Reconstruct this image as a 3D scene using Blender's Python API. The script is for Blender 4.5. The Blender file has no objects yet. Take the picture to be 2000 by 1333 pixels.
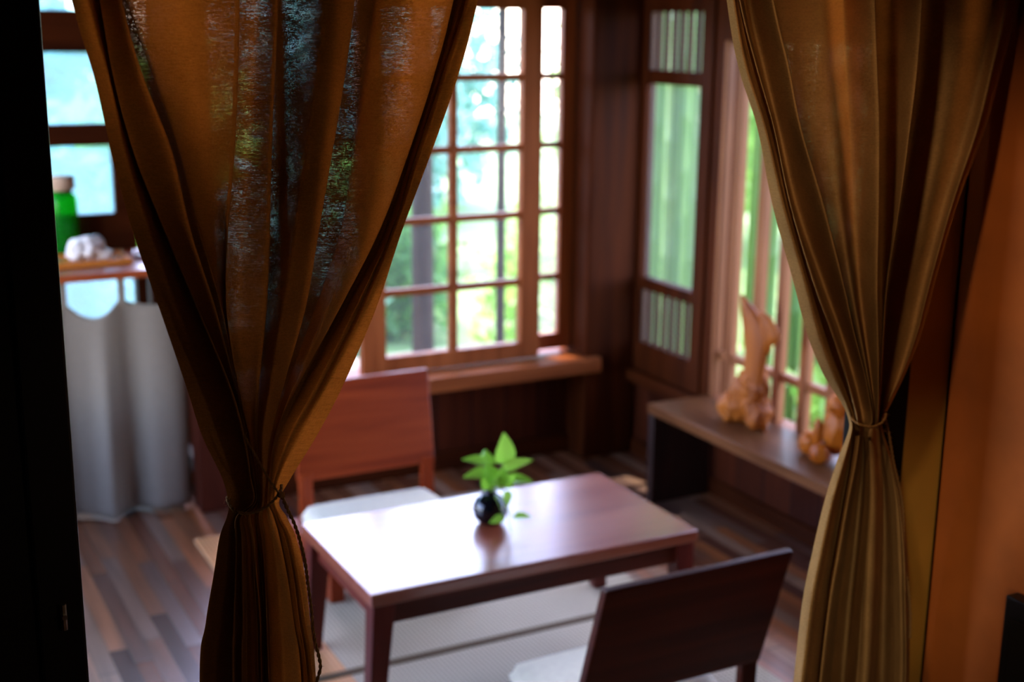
import bpy, bmesh, math, random
import numpy as np
from mathutils import Vector, Matrix

C = bpy.context.scene.collection
random.seed(7)
CURTAIN_A=[[[0.221,1.33,1.618],[0.239,1.348,1.619],[0.241,1.298,1.618],[0.247,1.341,1.619],[0.261,1.303,1.618],[0.268,1.357,1.619],[0.277,1.348,1.619],[0.279,1.345,1.619],[0.32,1.319,1.62],[0.374,1.305,1.62],[0.383,1.344,1.621],[0.402,1.334,1.621],[0.418,1.314,1.621],[0.429,1.355,1.622],[0.448,1.352,1.622],[0.459,1.29,1.622],[0.501,1.316,1.623],[0.513,1.359,1.623],[0.535,1.348,1.624],[0.533,1.328,1.623],[0.565,1.305,1.624],[0.614,1.319,1.625],[0.627,1.353,1.625],[0.637,1.353,1.625],[0.632,1.325,1.625],[0.639,1.336,1.625],[0.639,1.324,1.625],[0.65,1.328,1.625]],[[0.237,1.33,1.546],[0.254,1.348,1.545],[0.249,1.298,1.547],[0.255,1.341,1.546],[0.277,1.303,1.547],[0.286,1.357,1.545],[0.298,1.348,1.545],[0.3,1.345,1.545],[0.328,1.319,1.546],[0.37,1.305,1.546],[0.378,1.344,1.544],[0.396,1.334,1.545],[0.412,1.314,1.545],[0.423,1.355,1.544],[0.441,1.352,1.544],[0.448,1.29,1.546],[0.488,1.316,1.545],[0.5,1.359,1.543],[0.52,1.348,1.543],[0.521,1.328,1.544],[0.547,1.305,1.544],[0.59,1.319,1.543],[0.603,1.353,1.542],[0.611,1.353,1.542],[0.603,1.325,1.543],[0.611,1.336,1.543],[0.611,1.324,1.543],[0.626,1.328,1.543]],[[0.249,1.33,1.471],[0.266,1.348,1.469],[0.264,1.298,1.474],[0.271,1.341,1.47],[0.301,1.303,1.472],[0.311,1.357,1.467],[0.32,1.348,1.467],[0.322,1.345,1.468],[0.339,1.319,1.469],[0.364,1.305,1.47],[0.372,1.344,1.466],[0.388,1.334,1.466],[0.406,1.314,1.467],[0.416,1.355,1.463],[0.433,1.352,1.463],[0.435,1.29,1.468],[0.472,1.316,1.465],[0.483,1.359,1.461],[0.506,1.348,1.461],[0.504,1.328,1.463],[0.524,1.305,1.464],[0.56,1.319,1.461],[0.572,1.353,1.458],[0.58,1.353,1.458],[0.573,1.325,1.461],[0.58,1.336,1.459],[0.581,1.324,1.46],[0.593,1.328,1.459]],[[0.264,1.33,1.394],[0.285,1.348,1.39],[0.289,1.298,1.397],[0.296,1.341,1.39],[0.316,1.303,1.394],[0.326,1.357,1.386],[0.336,1.348,1.387],[0.338,1.345,1.387],[0.348,1.319,1.39],[0.355,1.305,1.392],[0.363,1.344,1.386],[0.379,1.334,1.386],[0.401,1.314,1.388],[0.411,1.355,1.381],[0.423,1.352,1.381],[0.421,1.29,1.39],[0.455,1.316,1.384],[0.467,1.359,1.377],[0.491,1.348,1.377],[0.486,1.328,1.38],[0.499,1.305,1.383],[0.526,1.319,1.379],[0.537,1.353,1.373],[0.548,1.353,1.373],[0.543,1.325,1.377],[0.55,1.336,1.375],[0.549,1.324,1.377],[0.558,1.328,1.376]],[[0.286,1.33,1.313],[0.309,1.347,1.307],[0.318,1.299,1.316],[0.326,1.34,1.307],[0.338,1.304,1.313],[0.349,1.356,1.302],[0.355,1.347,1.303],[0.356,1.345,1.303],[0.353,1.32,1.309],[0.35,1.306,1.312],[0.359,1.344,1.303],[0.371,1.333,1.304],[0.395,1.315,1.306],[0.404,1.354,1.297],[0.41,1.351,1.297],[0.406,1.292,1.309],[0.438,1.316,1.302],[0.449,1.357,1.293],[0.46,1.347,1.294],[0.456,1.328,1.298],[0.463,1.306,1.301],[0.48,1.32,1.297],[0.489,1.352,1.29],[0.499,1.352,1.289],[0.501,1.325,1.294],[0.509,1.336,1.291],[0.511,1.324,1.293],[0.526,1.328,1.291]],[[0.309,1.33,1.228],[0.335,1.344,1.221],[0.349,1.304,1.229],[0.356,1.339,1.22],[0.357,1.308,1.227],[0.367,1.352,1.215],[0.368,1.344,1.217],[0.369,1.342,1.217],[0.362,1.321,1.224],[0.359,1.31,1.227],[0.369,1.342,1.218],[0.375,1.333,1.219],[0.385,1.317,1.222],[0.394,1.35,1.212],[0.397,1.347,1.213],[0.391,1.298,1.226],[0.412,1.318,1.218],[0.422,1.353,1.208],[0.425,1.344,1.21],[0.422,1.329,1.215],[0.424,1.31,1.219],[0.431,1.321,1.215],[0.438,1.349,1.208],[0.447,1.349,1.207],[0.454,1.326,1.211],[0.461,1.335,1.208],[0.467,1.325,1.21],[0.486,1.329,1.207]],[[0.324,1.33,1.169],[0.35,1.338,1.163],[0.363,1.306,1.17],[0.369,1.332,1.162],[0.366,1.309,1.169],[0.374,1.342,1.159],[0.375,1.336,1.16],[0.376,1.335,1.16],[0.371,1.319,1.166],[0.37,1.31,1.168],[0.377,1.334,1.16],[0.378,1.328,1.162],[0.379,1.316,1.166],[0.387,1.34,1.157],[0.388,1.338,1.158],[0.382,1.302,1.169],[0.396,1.317,1.163],[0.403,1.343,1.154],[0.404,1.336,1.156],[0.402,1.325,1.16],[0.4,1.311,1.164],[0.402,1.319,1.161],[0.408,1.34,1.155],[0.412,1.34,1.154],[0.42,1.323,1.158],[0.425,1.331,1.155],[0.434,1.324,1.155],[0.453,1.329,1.151]],[[0.343,1.33,1.12],[0.36,1.331,1.117],[0.369,1.308,1.123],[0.373,1.325,1.117],[0.373,1.31,1.122],[0.378,1.332,1.114],[0.379,1.328,1.115],[0.38,1.327,1.115],[0.377,1.316,1.119],[0.376,1.311,1.121],[0.381,1.326,1.115],[0.381,1.322,1.116],[0.38,1.314,1.119],[0.385,1.331,1.113],[0.386,1.329,1.113],[0.381,1.305,1.122],[0.389,1.315,1.117],[0.394,1.333,1.111],[0.395,1.329,1.112],[0.393,1.321,1.115],[0.391,1.312,1.118],[0.394,1.318,1.116],[0.399,1.331,1.111],[0.4,1.332,1.11],[0.401,1.321,1.114],[0.404,1.326,1.111],[0.407,1.322,1.112],[0.423,1.329,1.108]],[[0.35,1.33,1.089],[0.362,1.325,1.089],[0.371,1.306,1.094],[0.374,1.319,1.089],[0.374,1.308,1.093],[0.379,1.324,1.086],[0.379,1.322,1.087],[0.379,1.321,1.087],[0.377,1.313,1.09],[0.376,1.309,1.092],[0.38,1.321,1.087],[0.38,1.318,1.088],[0.379,1.312,1.091],[0.383,1.324,1.086],[0.383,1.323,1.086],[0.38,1.305,1.093],[0.385,1.314,1.089],[0.389,1.327,1.084],[0.389,1.324,1.085],[0.388,1.318,1.087],[0.388,1.312,1.089],[0.39,1.317,1.087],[0.394,1.327,1.083],[0.395,1.328,1.082],[0.395,1.321,1.085],[0.399,1.326,1.083],[0.4,1.324,1.083],[0.407,1.329,1.08]],[[0.348,1.33,1.072],[0.355,1.333,1.069],[0.354,1.314,1.076],[0.36,1.328,1.07],[0.358,1.314,1.075],[0.365,1.332,1.068],[0.366,1.329,1.069],[0.367,1.328,1.069],[0.366,1.318,1.073],[0.367,1.313,1.074],[0.373,1.326,1.069],[0.374,1.322,1.07],[0.375,1.315,1.072],[0.38,1.329,1.066],[0.381,1.328,1.067],[0.376,1.307,1.075],[0.381,1.316,1.071],[0.387,1.331,1.065],[0.387,1.327,1.066],[0.387,1.321,1.068],[0.388,1.313,1.071],[0.397,1.32,1.067],[0.4,1.332,1.062],[0.402,1.332,1.062],[0.401,1.323,1.065],[0.404,1.328,1.063],[0.406,1.324,1.064],[0.415,1.329,1.06]],[[0.339,1.33,1.049],[0.351,1.337,1.045],[0.352,1.311,1.054],[0.359,1.332,1.045],[0.358,1.313,1.052],[0.368,1.339,1.04],[0.37,1.335,1.042],[0.37,1.333,1.042],[0.369,1.32,1.047],[0.37,1.313,1.05],[0.377,1.333,1.041],[0.378,1.327,1.043],[0.377,1.317,1.047],[0.384,1.338,1.038],[0.385,1.336,1.039],[0.378,1.306,1.051],[0.384,1.318,1.045],[0.391,1.34,1.036],[0.391,1.334,1.038],[0.39,1.325,1.042],[0.393,1.313,1.046],[0.403,1.321,1.041],[0.407,1.338,1.034],[0.41,1.339,1.033],[0.41,1.325,1.038],[0.415,1.331,1.035],[0.417,1.325,1.037],[0.425,1.329,1.034]],[[0.331,1.33,1.008],[0.348,1.344,0.999],[0.348,1.304,1.015],[0.358,1.339,1.0],[0.356,1.308,1.012],[0.371,1.352,0.992],[0.373,1.344,0.995],[0.373,1.342,0.995],[0.37,1.321,1.004],[0.37,1.31,1.009],[0.381,1.342,0.994],[0.381,1.333,0.997],[0.38,1.317,1.004],[0.39,1.35,0.989],[0.39,1.347,0.99],[0.378,1.298,1.012],[0.385,1.318,1.002],[0.396,1.353,0.987],[0.395,1.344,0.99],[0.393,1.329,0.997],[0.396,1.31,1.004],[0.41,1.321,0.996],[0.418,1.349,0.984],[0.42,1.349,0.984],[0.418,1.326,0.993],[0.424,1.335,0.988],[0.424,1.325,0.992],[0.434,1.329,0.989]],[[0.319,1.33,0.95],[0.34,1.348,0.937],[0.342,1.298,0.959],[0.356,1.341,0.937],[0.353,1.303,0.954],[0.371,1.357,0.927],[0.374,1.348,0.93],[0.374,1.345,0.931],[0.37,1.319,0.943],[0.37,1.305,0.95],[0.384,1.344,0.929],[0.383,1.334,0.934],[0.38,1.314,0.944],[0.392,1.355,0.923],[0.392,1.352,0.925],[0.376,1.29,0.955],[0.385,1.316,0.942],[0.399,1.359,0.92],[0.398,1.348,0.925],[0.394,1.328,0.934],[0.397,1.305,0.944],[0.416,1.319,0.933],[0.426,1.353,0.916],[0.428,1.353,0.916],[0.424,1.325,0.929],[0.431,1.336,0.923],[0.431,1.324,0.928],[0.439,1.328,0.924]],[[0.309,1.33,0.882],[0.333,1.35,0.866],[0.337,1.294,0.892],[0.352,1.342,0.865],[0.349,1.3,0.886],[0.369,1.36,0.853],[0.373,1.35,0.857],[0.373,1.347,0.858],[0.369,1.318,0.873],[0.368,1.302,0.881],[0.383,1.346,0.856],[0.382,1.334,0.862],[0.379,1.312,0.873],[0.393,1.358,0.848],[0.392,1.354,0.85],[0.375,1.286,0.887],[0.384,1.314,0.871],[0.399,1.362,0.844],[0.397,1.35,0.851],[0.394,1.328,0.862],[0.398,1.302,0.874],[0.422,1.318,0.86],[0.433,1.356,0.839],[0.437,1.356,0.838],[0.431,1.324,0.855],[0.438,1.337,0.847],[0.437,1.323,0.854],[0.444,1.328,0.85]]]
OPEN_A=[0, 0, 0, 0, 0, 0.15, 0.15, 0.12, 0.1, 0.22, 0.1, 0.5, 0, 0.8, 0.75, 0, 0, 0.8, 0.8, 0.3, 0.45, 0, 0, 0, 0, 0, 0, 0]
THIN_SHADE_A=[[0.6, 0.5, 0.62, 0.5, 0.66, 0.08, 0.12, 0.85, 0.95, 0.42, 0.12, 0.75, 0.22, 0.05, 0.1, 0.28, 0.24, 0.06, 0.2, 0.95, 0.95, 0.5, 0, 0.1, 1, 0.25, 1, 1], [0.06, 0.03, 0.12, 0.02, 0.3, 0.04, 0.1, 0.3, 0.5, 0.4, 0.1, 0.5, 0.3, 0.05, 0.1, 0.6, 0.8, 0.08, 0.25, 0.8, 0.8, 0.8, 0, 0.05, 1, 0.1, 1, 1]]
CURTAIN_B=[[[0.989,1.33,1.631],[0.971,1.294,1.631],[1.018,1.348,1.632],[0.969,1.276,1.63],[1.071,1.39,1.633],[1.02,1.282,1.631],[1.09,1.378,1.634],[1.11,1.342,1.633],[1.135,1.321,1.634],[1.2,1.357,1.635],[1.172,1.273,1.634],[1.253,1.366,1.636],[1.296,1.366,1.637],[1.259,1.279,1.635],[1.346,1.372,1.638],[1.387,1.336,1.638],[1.452,1.339,1.639],[1.435,1.3,1.639],[1.504,1.339,1.64]],[[1.011,1.33,1.552],[0.994,1.294,1.553],[1.046,1.348,1.551],[0.999,1.276,1.554],[1.1,1.39,1.549],[1.049,1.282,1.553],[1.121,1.378,1.55],[1.125,1.342,1.551],[1.147,1.321,1.551],[1.212,1.357,1.55],[1.185,1.273,1.553],[1.267,1.366,1.549],[1.301,1.366,1.549],[1.26,1.279,1.552],[1.347,1.372,1.549],[1.383,1.336,1.55],[1.438,1.339,1.549],[1.418,1.3,1.551],[1.481,1.339,1.549]],[[1.045,1.33,1.476],[1.028,1.294,1.479],[1.081,1.348,1.473],[1.031,1.276,1.48],[1.13,1.39,1.469],[1.074,1.282,1.478],[1.149,1.378,1.469],[1.145,1.342,1.472],[1.163,1.321,1.473],[1.225,1.357,1.469],[1.197,1.273,1.476],[1.279,1.366,1.467],[1.306,1.366,1.466],[1.256,1.279,1.474],[1.344,1.372,1.465],[1.37,1.336,1.467],[1.42,1.339,1.465],[1.4,1.3,1.468],[1.459,1.339,1.464]],[[1.076,1.33,1.376],[1.065,1.294,1.381],[1.117,1.348,1.372],[1.064,1.276,1.384],[1.167,1.39,1.364],[1.118,1.282,1.38],[1.198,1.378,1.364],[1.181,1.342,1.369],[1.184,1.321,1.372],[1.24,1.357,1.364],[1.207,1.273,1.376],[1.291,1.366,1.36],[1.313,1.366,1.359],[1.249,1.279,1.373],[1.336,1.372,1.357],[1.35,1.336,1.361],[1.389,1.339,1.358],[1.365,1.3,1.365],[1.418,1.339,1.357]],[[1.118,1.33,1.272],[1.111,1.296,1.278],[1.163,1.347,1.265],[1.112,1.279,1.281],[1.219,1.387,1.253],[1.162,1.284,1.276],[1.241,1.376,1.254],[1.218,1.341,1.262],[1.212,1.321,1.266],[1.258,1.356,1.256],[1.218,1.276,1.273],[1.3,1.364,1.251],[1.314,1.364,1.25],[1.242,1.282,1.27],[1.324,1.37,1.248],[1.329,1.336,1.254],[1.363,1.339,1.25],[1.339,1.302,1.259],[1.389,1.339,1.248]],[[1.147,1.33,1.199],[1.146,1.301,1.205],[1.195,1.344,1.191],[1.155,1.287,1.208],[1.25,1.378,1.178],[1.196,1.292,1.202],[1.265,1.368,1.179],[1.244,1.34,1.187],[1.237,1.323,1.192],[1.273,1.352,1.182],[1.234,1.284,1.2],[1.303,1.359,1.177],[1.313,1.359,1.176],[1.249,1.289,1.198],[1.319,1.364,1.174],[1.317,1.335,1.181],[1.346,1.337,1.177],[1.327,1.306,1.186],[1.369,1.337,1.175]],[[1.181,1.33,1.138],[1.181,1.306,1.144],[1.22,1.338,1.131],[1.19,1.294,1.146],[1.263,1.362,1.12],[1.225,1.297,1.141],[1.277,1.354,1.121],[1.261,1.333,1.128],[1.254,1.32,1.132],[1.281,1.342,1.123],[1.248,1.292,1.139],[1.3,1.347,1.12],[1.305,1.348,1.119],[1.258,1.296,1.137],[1.311,1.351,1.117],[1.305,1.331,1.123],[1.325,1.334,1.12],[1.311,1.311,1.127],[1.342,1.335,1.118]],[[1.22,1.33,1.089],[1.212,1.311,1.095],[1.238,1.332,1.086],[1.215,1.3,1.097],[1.267,1.347,1.078],[1.244,1.301,1.094],[1.282,1.341,1.078],[1.271,1.326,1.083],[1.266,1.318,1.086],[1.284,1.333,1.08],[1.258,1.299,1.092],[1.294,1.338,1.077],[1.297,1.338,1.077],[1.264,1.302,1.091],[1.301,1.341,1.075],[1.294,1.327,1.08],[1.303,1.33,1.078],[1.292,1.315,1.084],[1.317,1.334,1.075]],[[1.235,1.33,1.063],[1.226,1.315,1.068],[1.244,1.327,1.063],[1.226,1.303,1.072],[1.263,1.335,1.058],[1.252,1.303,1.068],[1.28,1.332,1.056],[1.272,1.322,1.06],[1.268,1.316,1.062],[1.283,1.328,1.057],[1.263,1.304,1.066],[1.29,1.332,1.055],[1.293,1.333,1.054],[1.27,1.308,1.064],[1.299,1.337,1.052],[1.292,1.327,1.056],[1.294,1.329,1.055],[1.285,1.318,1.06],[1.303,1.333,1.053]],[[1.236,1.33,1.045],[1.226,1.314,1.051],[1.253,1.338,1.041],[1.239,1.312,1.05],[1.274,1.344,1.036],[1.252,1.31,1.049],[1.252,1.308,1.05],[1.252,1.304,1.051],[1.26,1.307,1.049],[1.273,1.315,1.045],[1.283,1.322,1.041],[1.295,1.333,1.036],[1.303,1.341,1.033],[1.297,1.332,1.036],[1.295,1.329,1.038],[1.291,1.324,1.039],[1.29,1.321,1.04],[1.288,1.319,1.041],[1.303,1.33,1.036]],[[1.22,1.33,1.006],[1.214,1.312,1.012],[1.253,1.342,0.997],[1.238,1.313,1.008],[1.287,1.353,0.989],[1.261,1.313,1.005],[1.26,1.309,1.007],[1.258,1.304,1.008],[1.267,1.307,1.006],[1.283,1.316,1.001],[1.294,1.324,0.997],[1.307,1.337,0.991],[1.319,1.347,0.986],[1.314,1.335,0.99],[1.311,1.331,0.992],[1.309,1.325,0.994],[1.309,1.321,0.995],[1.308,1.318,0.997],[1.325,1.33,0.99]],[[1.201,1.33,0.948],[1.19,1.303,0.959],[1.257,1.355,0.93],[1.226,1.309,0.951],[1.309,1.376,0.914],[1.263,1.309,0.945],[1.26,1.303,0.947],[1.256,1.294,0.951],[1.267,1.298,0.947],[1.292,1.313,0.938],[1.306,1.326,0.932],[1.328,1.347,0.921],[1.348,1.364,0.912],[1.338,1.343,0.921],[1.333,1.336,0.924],[1.327,1.324,0.929],[1.328,1.317,0.931],[1.325,1.311,0.934],[1.353,1.33,0.923]],[[1.184,1.33,0.873],[1.171,1.297,0.888],[1.253,1.361,0.849],[1.212,1.304,0.878],[1.317,1.386,0.827],[1.259,1.304,0.869],[1.256,1.297,0.872],[1.252,1.287,0.877],[1.266,1.292,0.873],[1.293,1.31,0.861],[1.311,1.325,0.851],[1.339,1.35,0.837],[1.365,1.371,0.824],[1.353,1.345,0.836],[1.348,1.338,0.84],[1.34,1.322,0.847],[1.342,1.315,0.85],[1.339,1.307,0.853],[1.371,1.33,0.838]],[[1.171,1.33,0.797],[1.157,1.293,0.816],[1.249,1.364,0.766],[1.201,1.302,0.803],[1.321,1.393,0.74],[1.256,1.302,0.791],[1.254,1.293,0.795],[1.25,1.282,0.801],[1.265,1.287,0.796],[1.293,1.307,0.781],[1.314,1.324,0.77],[1.347,1.353,0.751],[1.377,1.376,0.735],[1.364,1.347,0.75],[1.359,1.339,0.755],[1.352,1.321,0.763],[1.352,1.313,0.767],[1.347,1.304,0.771],[1.385,1.33,0.753]],[[1.164,1.33,0.676],[1.149,1.291,0.698],[1.248,1.366,0.638],[1.192,1.3,0.683],[1.323,1.396,0.605],[1.255,1.3,0.668],[1.255,1.291,0.672],[1.252,1.279,0.679],[1.268,1.285,0.672],[1.297,1.306,0.655],[1.319,1.324,0.641],[1.355,1.354,0.618],[1.388,1.378,0.598],[1.377,1.348,0.615],[1.372,1.339,0.621],[1.366,1.321,0.631],[1.366,1.312,0.636],[1.36,1.303,0.641],[1.399,1.33,0.619]]]
OPEN_B=[0, 0, 0, 0, 0, 0, 0.7, 0.5, 0.3, 0.45, 0, 0, 0, 0, 0, 0, 0, 0, 0]
THIN_SHADE_B=[[0.35, 0.4, 0.1, 0.4, 0.05, 0.4, 0.3, 0.95, 0.85, 0.9, 0.35, 0.1, 0.4, 0.4, 0.1, 0.6, 0.4, 0.35, 0.25], [0.3, 0.3, 0.08, 0.3, 0.04, 0.3, 0.2, 0.5, 0.4, 0.4, 0.25, 0.1, 0.3, 0.3, 0.1, 0.5, 0.3, 0.3, 0.2]]


# ------------------------------------------------------------------ helpers
def srgb(r, g, b):
    f = lambda c: (c / 255 / 12.92) if c / 255 <= .04045 else ((c / 255 + .055) / 1.055) ** 2.4
    return (f(r), f(g), f(b), 1)

class MB:
    """collects shapes into one mesh"""
    def __init__(s): s.bm = bmesh.new()
    def add(s, verts, faces):
        vs = [s.bm.verts.new(v) for v in verts]
        fs = []
        for f in faces:
            try: fs.append(s.bm.faces.new([vs[i] for i in f]))
            except ValueError: pass
        return vs, fs
    def box(s, a, b, bev=0.0, tf=None):
        x0, y0, z0 = a; x1, y1, z1 = b
        v = [(x0,y0,z0),(x1,y0,z0),(x1,y1,z0),(x0,y1,z0),(x0,y0,z1),(x1,y0,z1),(x1,y1,z1),(x0,y1,z1)]
        if tf: v = [tf @ Vector(p) for p in v]
        return s.hexa(v, bev)
    def hexa(s, v, bev=0.0):
        vs, fs = s.add(v, [(0,3,2,1),(4,5,6,7),(0,1,5,4),(1,2,6,5),(2,3,7,6),(3,0,4,7)])
        if bev > 0:
            es = list({e for f in fs for e in f.edges})
            bmesh.ops.bevel(s.bm, geom=es, offset=bev, segments=2, affect='EDGES', profile=.6)
        return s
    def lathe(s, prof, seg=32, c=(0,0,0)):
        vs = []
        for r, z in prof:
            vs.append([s.bm.verts.new((c[0]+r*math.cos(2*math.pi*i/seg), c[1]+r*math.sin(2*math.pi*i/seg), c[2]+z)) for i in range(seg)])
        for a, b in zip(vs[:-1], vs[1:]):
            for i in range(seg):
                s.bm.faces.new((a[i], a[(i+1)%seg], b[(i+1)%seg], b[i]))
        if prof[0][0] > 1e-5: s.bm.faces.new(list(reversed(vs[0])))
        if prof[-1][0] > 1e-5: s.bm.faces.new(vs[-1])
        return s
    def tube(s, pts, rad, seg=8):
        pts = [Vector(p) for p in pts]
        rads = rad if isinstance(rad, (list, tuple)) else [rad]*len(pts)
        rings = []; n = Vector((0.31,.17,.93))
        for i, p in enumerate(pts):
            t = (pts[min(i+1,len(pts)-1)] - pts[max(i-1,0)]).normalized()
            a = n - t*n.dot(t)
            if a.length < 1e-4: a = Vector((1,0,0)) - t*t.x
            a.normalize(); n = a; b = t.cross(a)
            rings.append([s.bm.verts.new(p + (a*math.cos(2*math.pi*k/seg) + b*math.sin(2*math.pi*k/seg))*rads[i]) for k in range(seg)])
        for a, b in zip(rings[:-1], rings[1:]):
            for k in range(seg): s.bm.faces.new((a[k], a[(k+1)%seg], b[(k+1)%seg], b[k]))
        s.bm.faces.new(list(reversed(rings[0]))); s.bm.faces.new(rings[-1])
        return s
    def build(s, name, mat, parent=None, smooth=False):
        me = bpy.data.meshes.new(name)
        bmesh.ops.recalc_face_normals(s.bm, faces=s.bm.faces)
        s.bm.to_mesh(me); s.bm.free()
        return link(name, me, mat, parent, smooth)

def link(name, me, mat, parent=None, smooth=False):
    o = bpy.data.objects.new(name, me); C.objects.link(o)
    if mat: me.materials.append(mat)
    if smooth:
        me.polygons.foreach_set('use_smooth', [True]*len(me.polygons))
    if parent:
        o.parent = parent
        root = parent.parent or parent
        if root.type == 'EMPTY': me.transform(Matrix.Translation(-Vector(root.location)))
    return o

def tag(o, label, cat, group=None, kind=None):
    if label: o['label'] = label
    if cat: o['category'] = cat
    if group: o['group'] = group
    if kind: o['kind'] = kind
    return o

def thing(name, label, cat, loc, group=None):
    o = bpy.data.objects.new(name, None); C.objects.link(o)
    o.empty_display_size = .05; o.location = loc
    return tag(o, label, cat, group)

def struct(o): o['kind'] = 'structure'; return o
def struct_empty(name, loc):
    o = bpy.data.objects.new(name, None); C.objects.link(o); o.location = loc; o['kind'] = 'structure'; return o

def cr(P, t):
    """Catmull-Rom through array P (n,k) at param t (0..n-1)"""
    P = np.asarray(P, float); n = len(P)
    i = np.clip(np.floor(t).astype(int), 0, n-2); f = (t-i)[:,None]
    p0 = P[np.clip(i-1,0,n-1)]; p1 = P[i]; p2 = P[i+1]; p3 = P[np.clip(i+2,0,n-1)]
    return .5*((2*p1)+(p2-p0)*f+(2*p0-5*p1+4*p2-p3)*f*f+(3*p1-p0-3*p2+p3)*f**3)

# ------------------------------------------------------------------ materials
def new(name):
    m = bpy.data.materials.new(name); m.use_nodes = True
    nt = m.node_tree; b = nt.nodes['Principled BSDF']
    return m, nt, b
def N(nt, t, **kw):
    n = nt.nodes.new(t)
    for k, v in kw.items(): setattr(n, k, v)
    return n
def ramp(nt, stops, interp='LINEAR'):
    r = N(nt, 'ShaderNodeValToRGB'); r.color_ramp.interpolation = interp
    e = r.color_ramp.elements
    while len(e) < len(stops): e.new(.5)
    for i, (p, c) in enumerate(stops): e[i].position = p; e[i].color = c
    return r
def math_n(nt, op, a, b=None, clamp=False):
    n = N(nt, 'ShaderNodeMath', operation=op); n.use_clamp = clamp
    for i, v in enumerate((a, b)):
        if v is None: continue
        if isinstance(v, (int, float)): n.inputs[i].default_value = v
        else: nt.links.new(v, n.inputs[i])
    return n.outputs[0]

def wood(name, c1, c2, axis=0, rough=.4, scale=1.0, bump=.15, coat=0.0, spec=.25):
    m, nt, b = new(name)
    tc = N(nt, 'ShaderNodeTexCoord'); mp = N(nt, 'ShaderNodeMapping')
    s = [22*scale]*3; s[axis] = 1.6*scale; mp.inputs['Scale'].default_value = s
    nt.links.new(tc.outputs['Object'], mp.inputs['Vector'])
    n1 = N(nt, 'ShaderNodeTexNoise'); n1.inputs['Scale'].default_value = 1.0; n1.inputs['Detail'].default_value = 6; n1.inputs['Distortion'].default_value = .6
    nt.links.new(mp.outputs[0], n1.inputs['Vector'])
    r = ramp(nt, [(.3, c1), (.72, c2)]); nt.links.new(n1.outputs['Fac'], r.inputs[0])
    nt.links.new(r.outputs[0], b.inputs['Base Color'])
    rr = N(nt, 'ShaderNodeMapRange'); rr.inputs['To Min'].default_value = rough-.06; rr.inputs['To Max'].default_value = rough+.1
    nt.links.new(n1.outputs['Fac'], rr.inputs['Value']); nt.links.new(rr.outputs[0], b.inputs['Roughness'])
    bp = N(nt, 'ShaderNodeBump'); bp.inputs['Strength'].default_value = bump; bp.inputs['Distance'].default_value = .002
    nt.links.new(n1.outputs['Fac'], bp.inputs['Height']); nt.links.new(bp.outputs[0], b.inputs['Normal'])
    b.inputs['Specular IOR Level'].default_value = spec
    if coat: b.inputs['Coat Weight'].default_value = coat; b.inputs['Coat Roughness'].default_value = .26
    return m

def plain(name, col, rough=.6, noise=.0, nscale=20, **kw):
    m, nt, b = new(name)
    b.inputs['Roughness'].default_value = rough
    if noise:
        tc = N(nt, 'ShaderNodeTexCoord'); n1 = N(nt, 'ShaderNodeTexNoise')
        n1.inputs['Scale'].default_value = nscale; n1.inputs['Detail'].default_value = 5
        nt.links.new(tc.outputs['Object'], n1.inputs['Vector'])
        lo = tuple(c*(1-noise) for c in col[:3])+(1,); hi = tuple(min(1,c*(1+noise)) for c in col[:3])+(1,)
        r = ramp(nt, [(.3, lo), (.7, hi)]); nt.links.new(n1.outputs['Fac'], r.inputs[0])
        nt.links.new(r.outputs[0], b.inputs['Base Color'])
        bp = N(nt, 'ShaderNodeBump'); bp.inputs['Strength'].default_value = .15; bp.inputs['Distance'].default_value = .003
        nt.links.new(n1.outputs['Fac'], bp.inputs['Height']); nt.links.new(bp.outputs[0], b.inputs['Normal'])
    else: b.inputs['Base Color'].default_value = col
    for k, v in kw.items(): b.inputs[k].default_value = v
    return m

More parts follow.
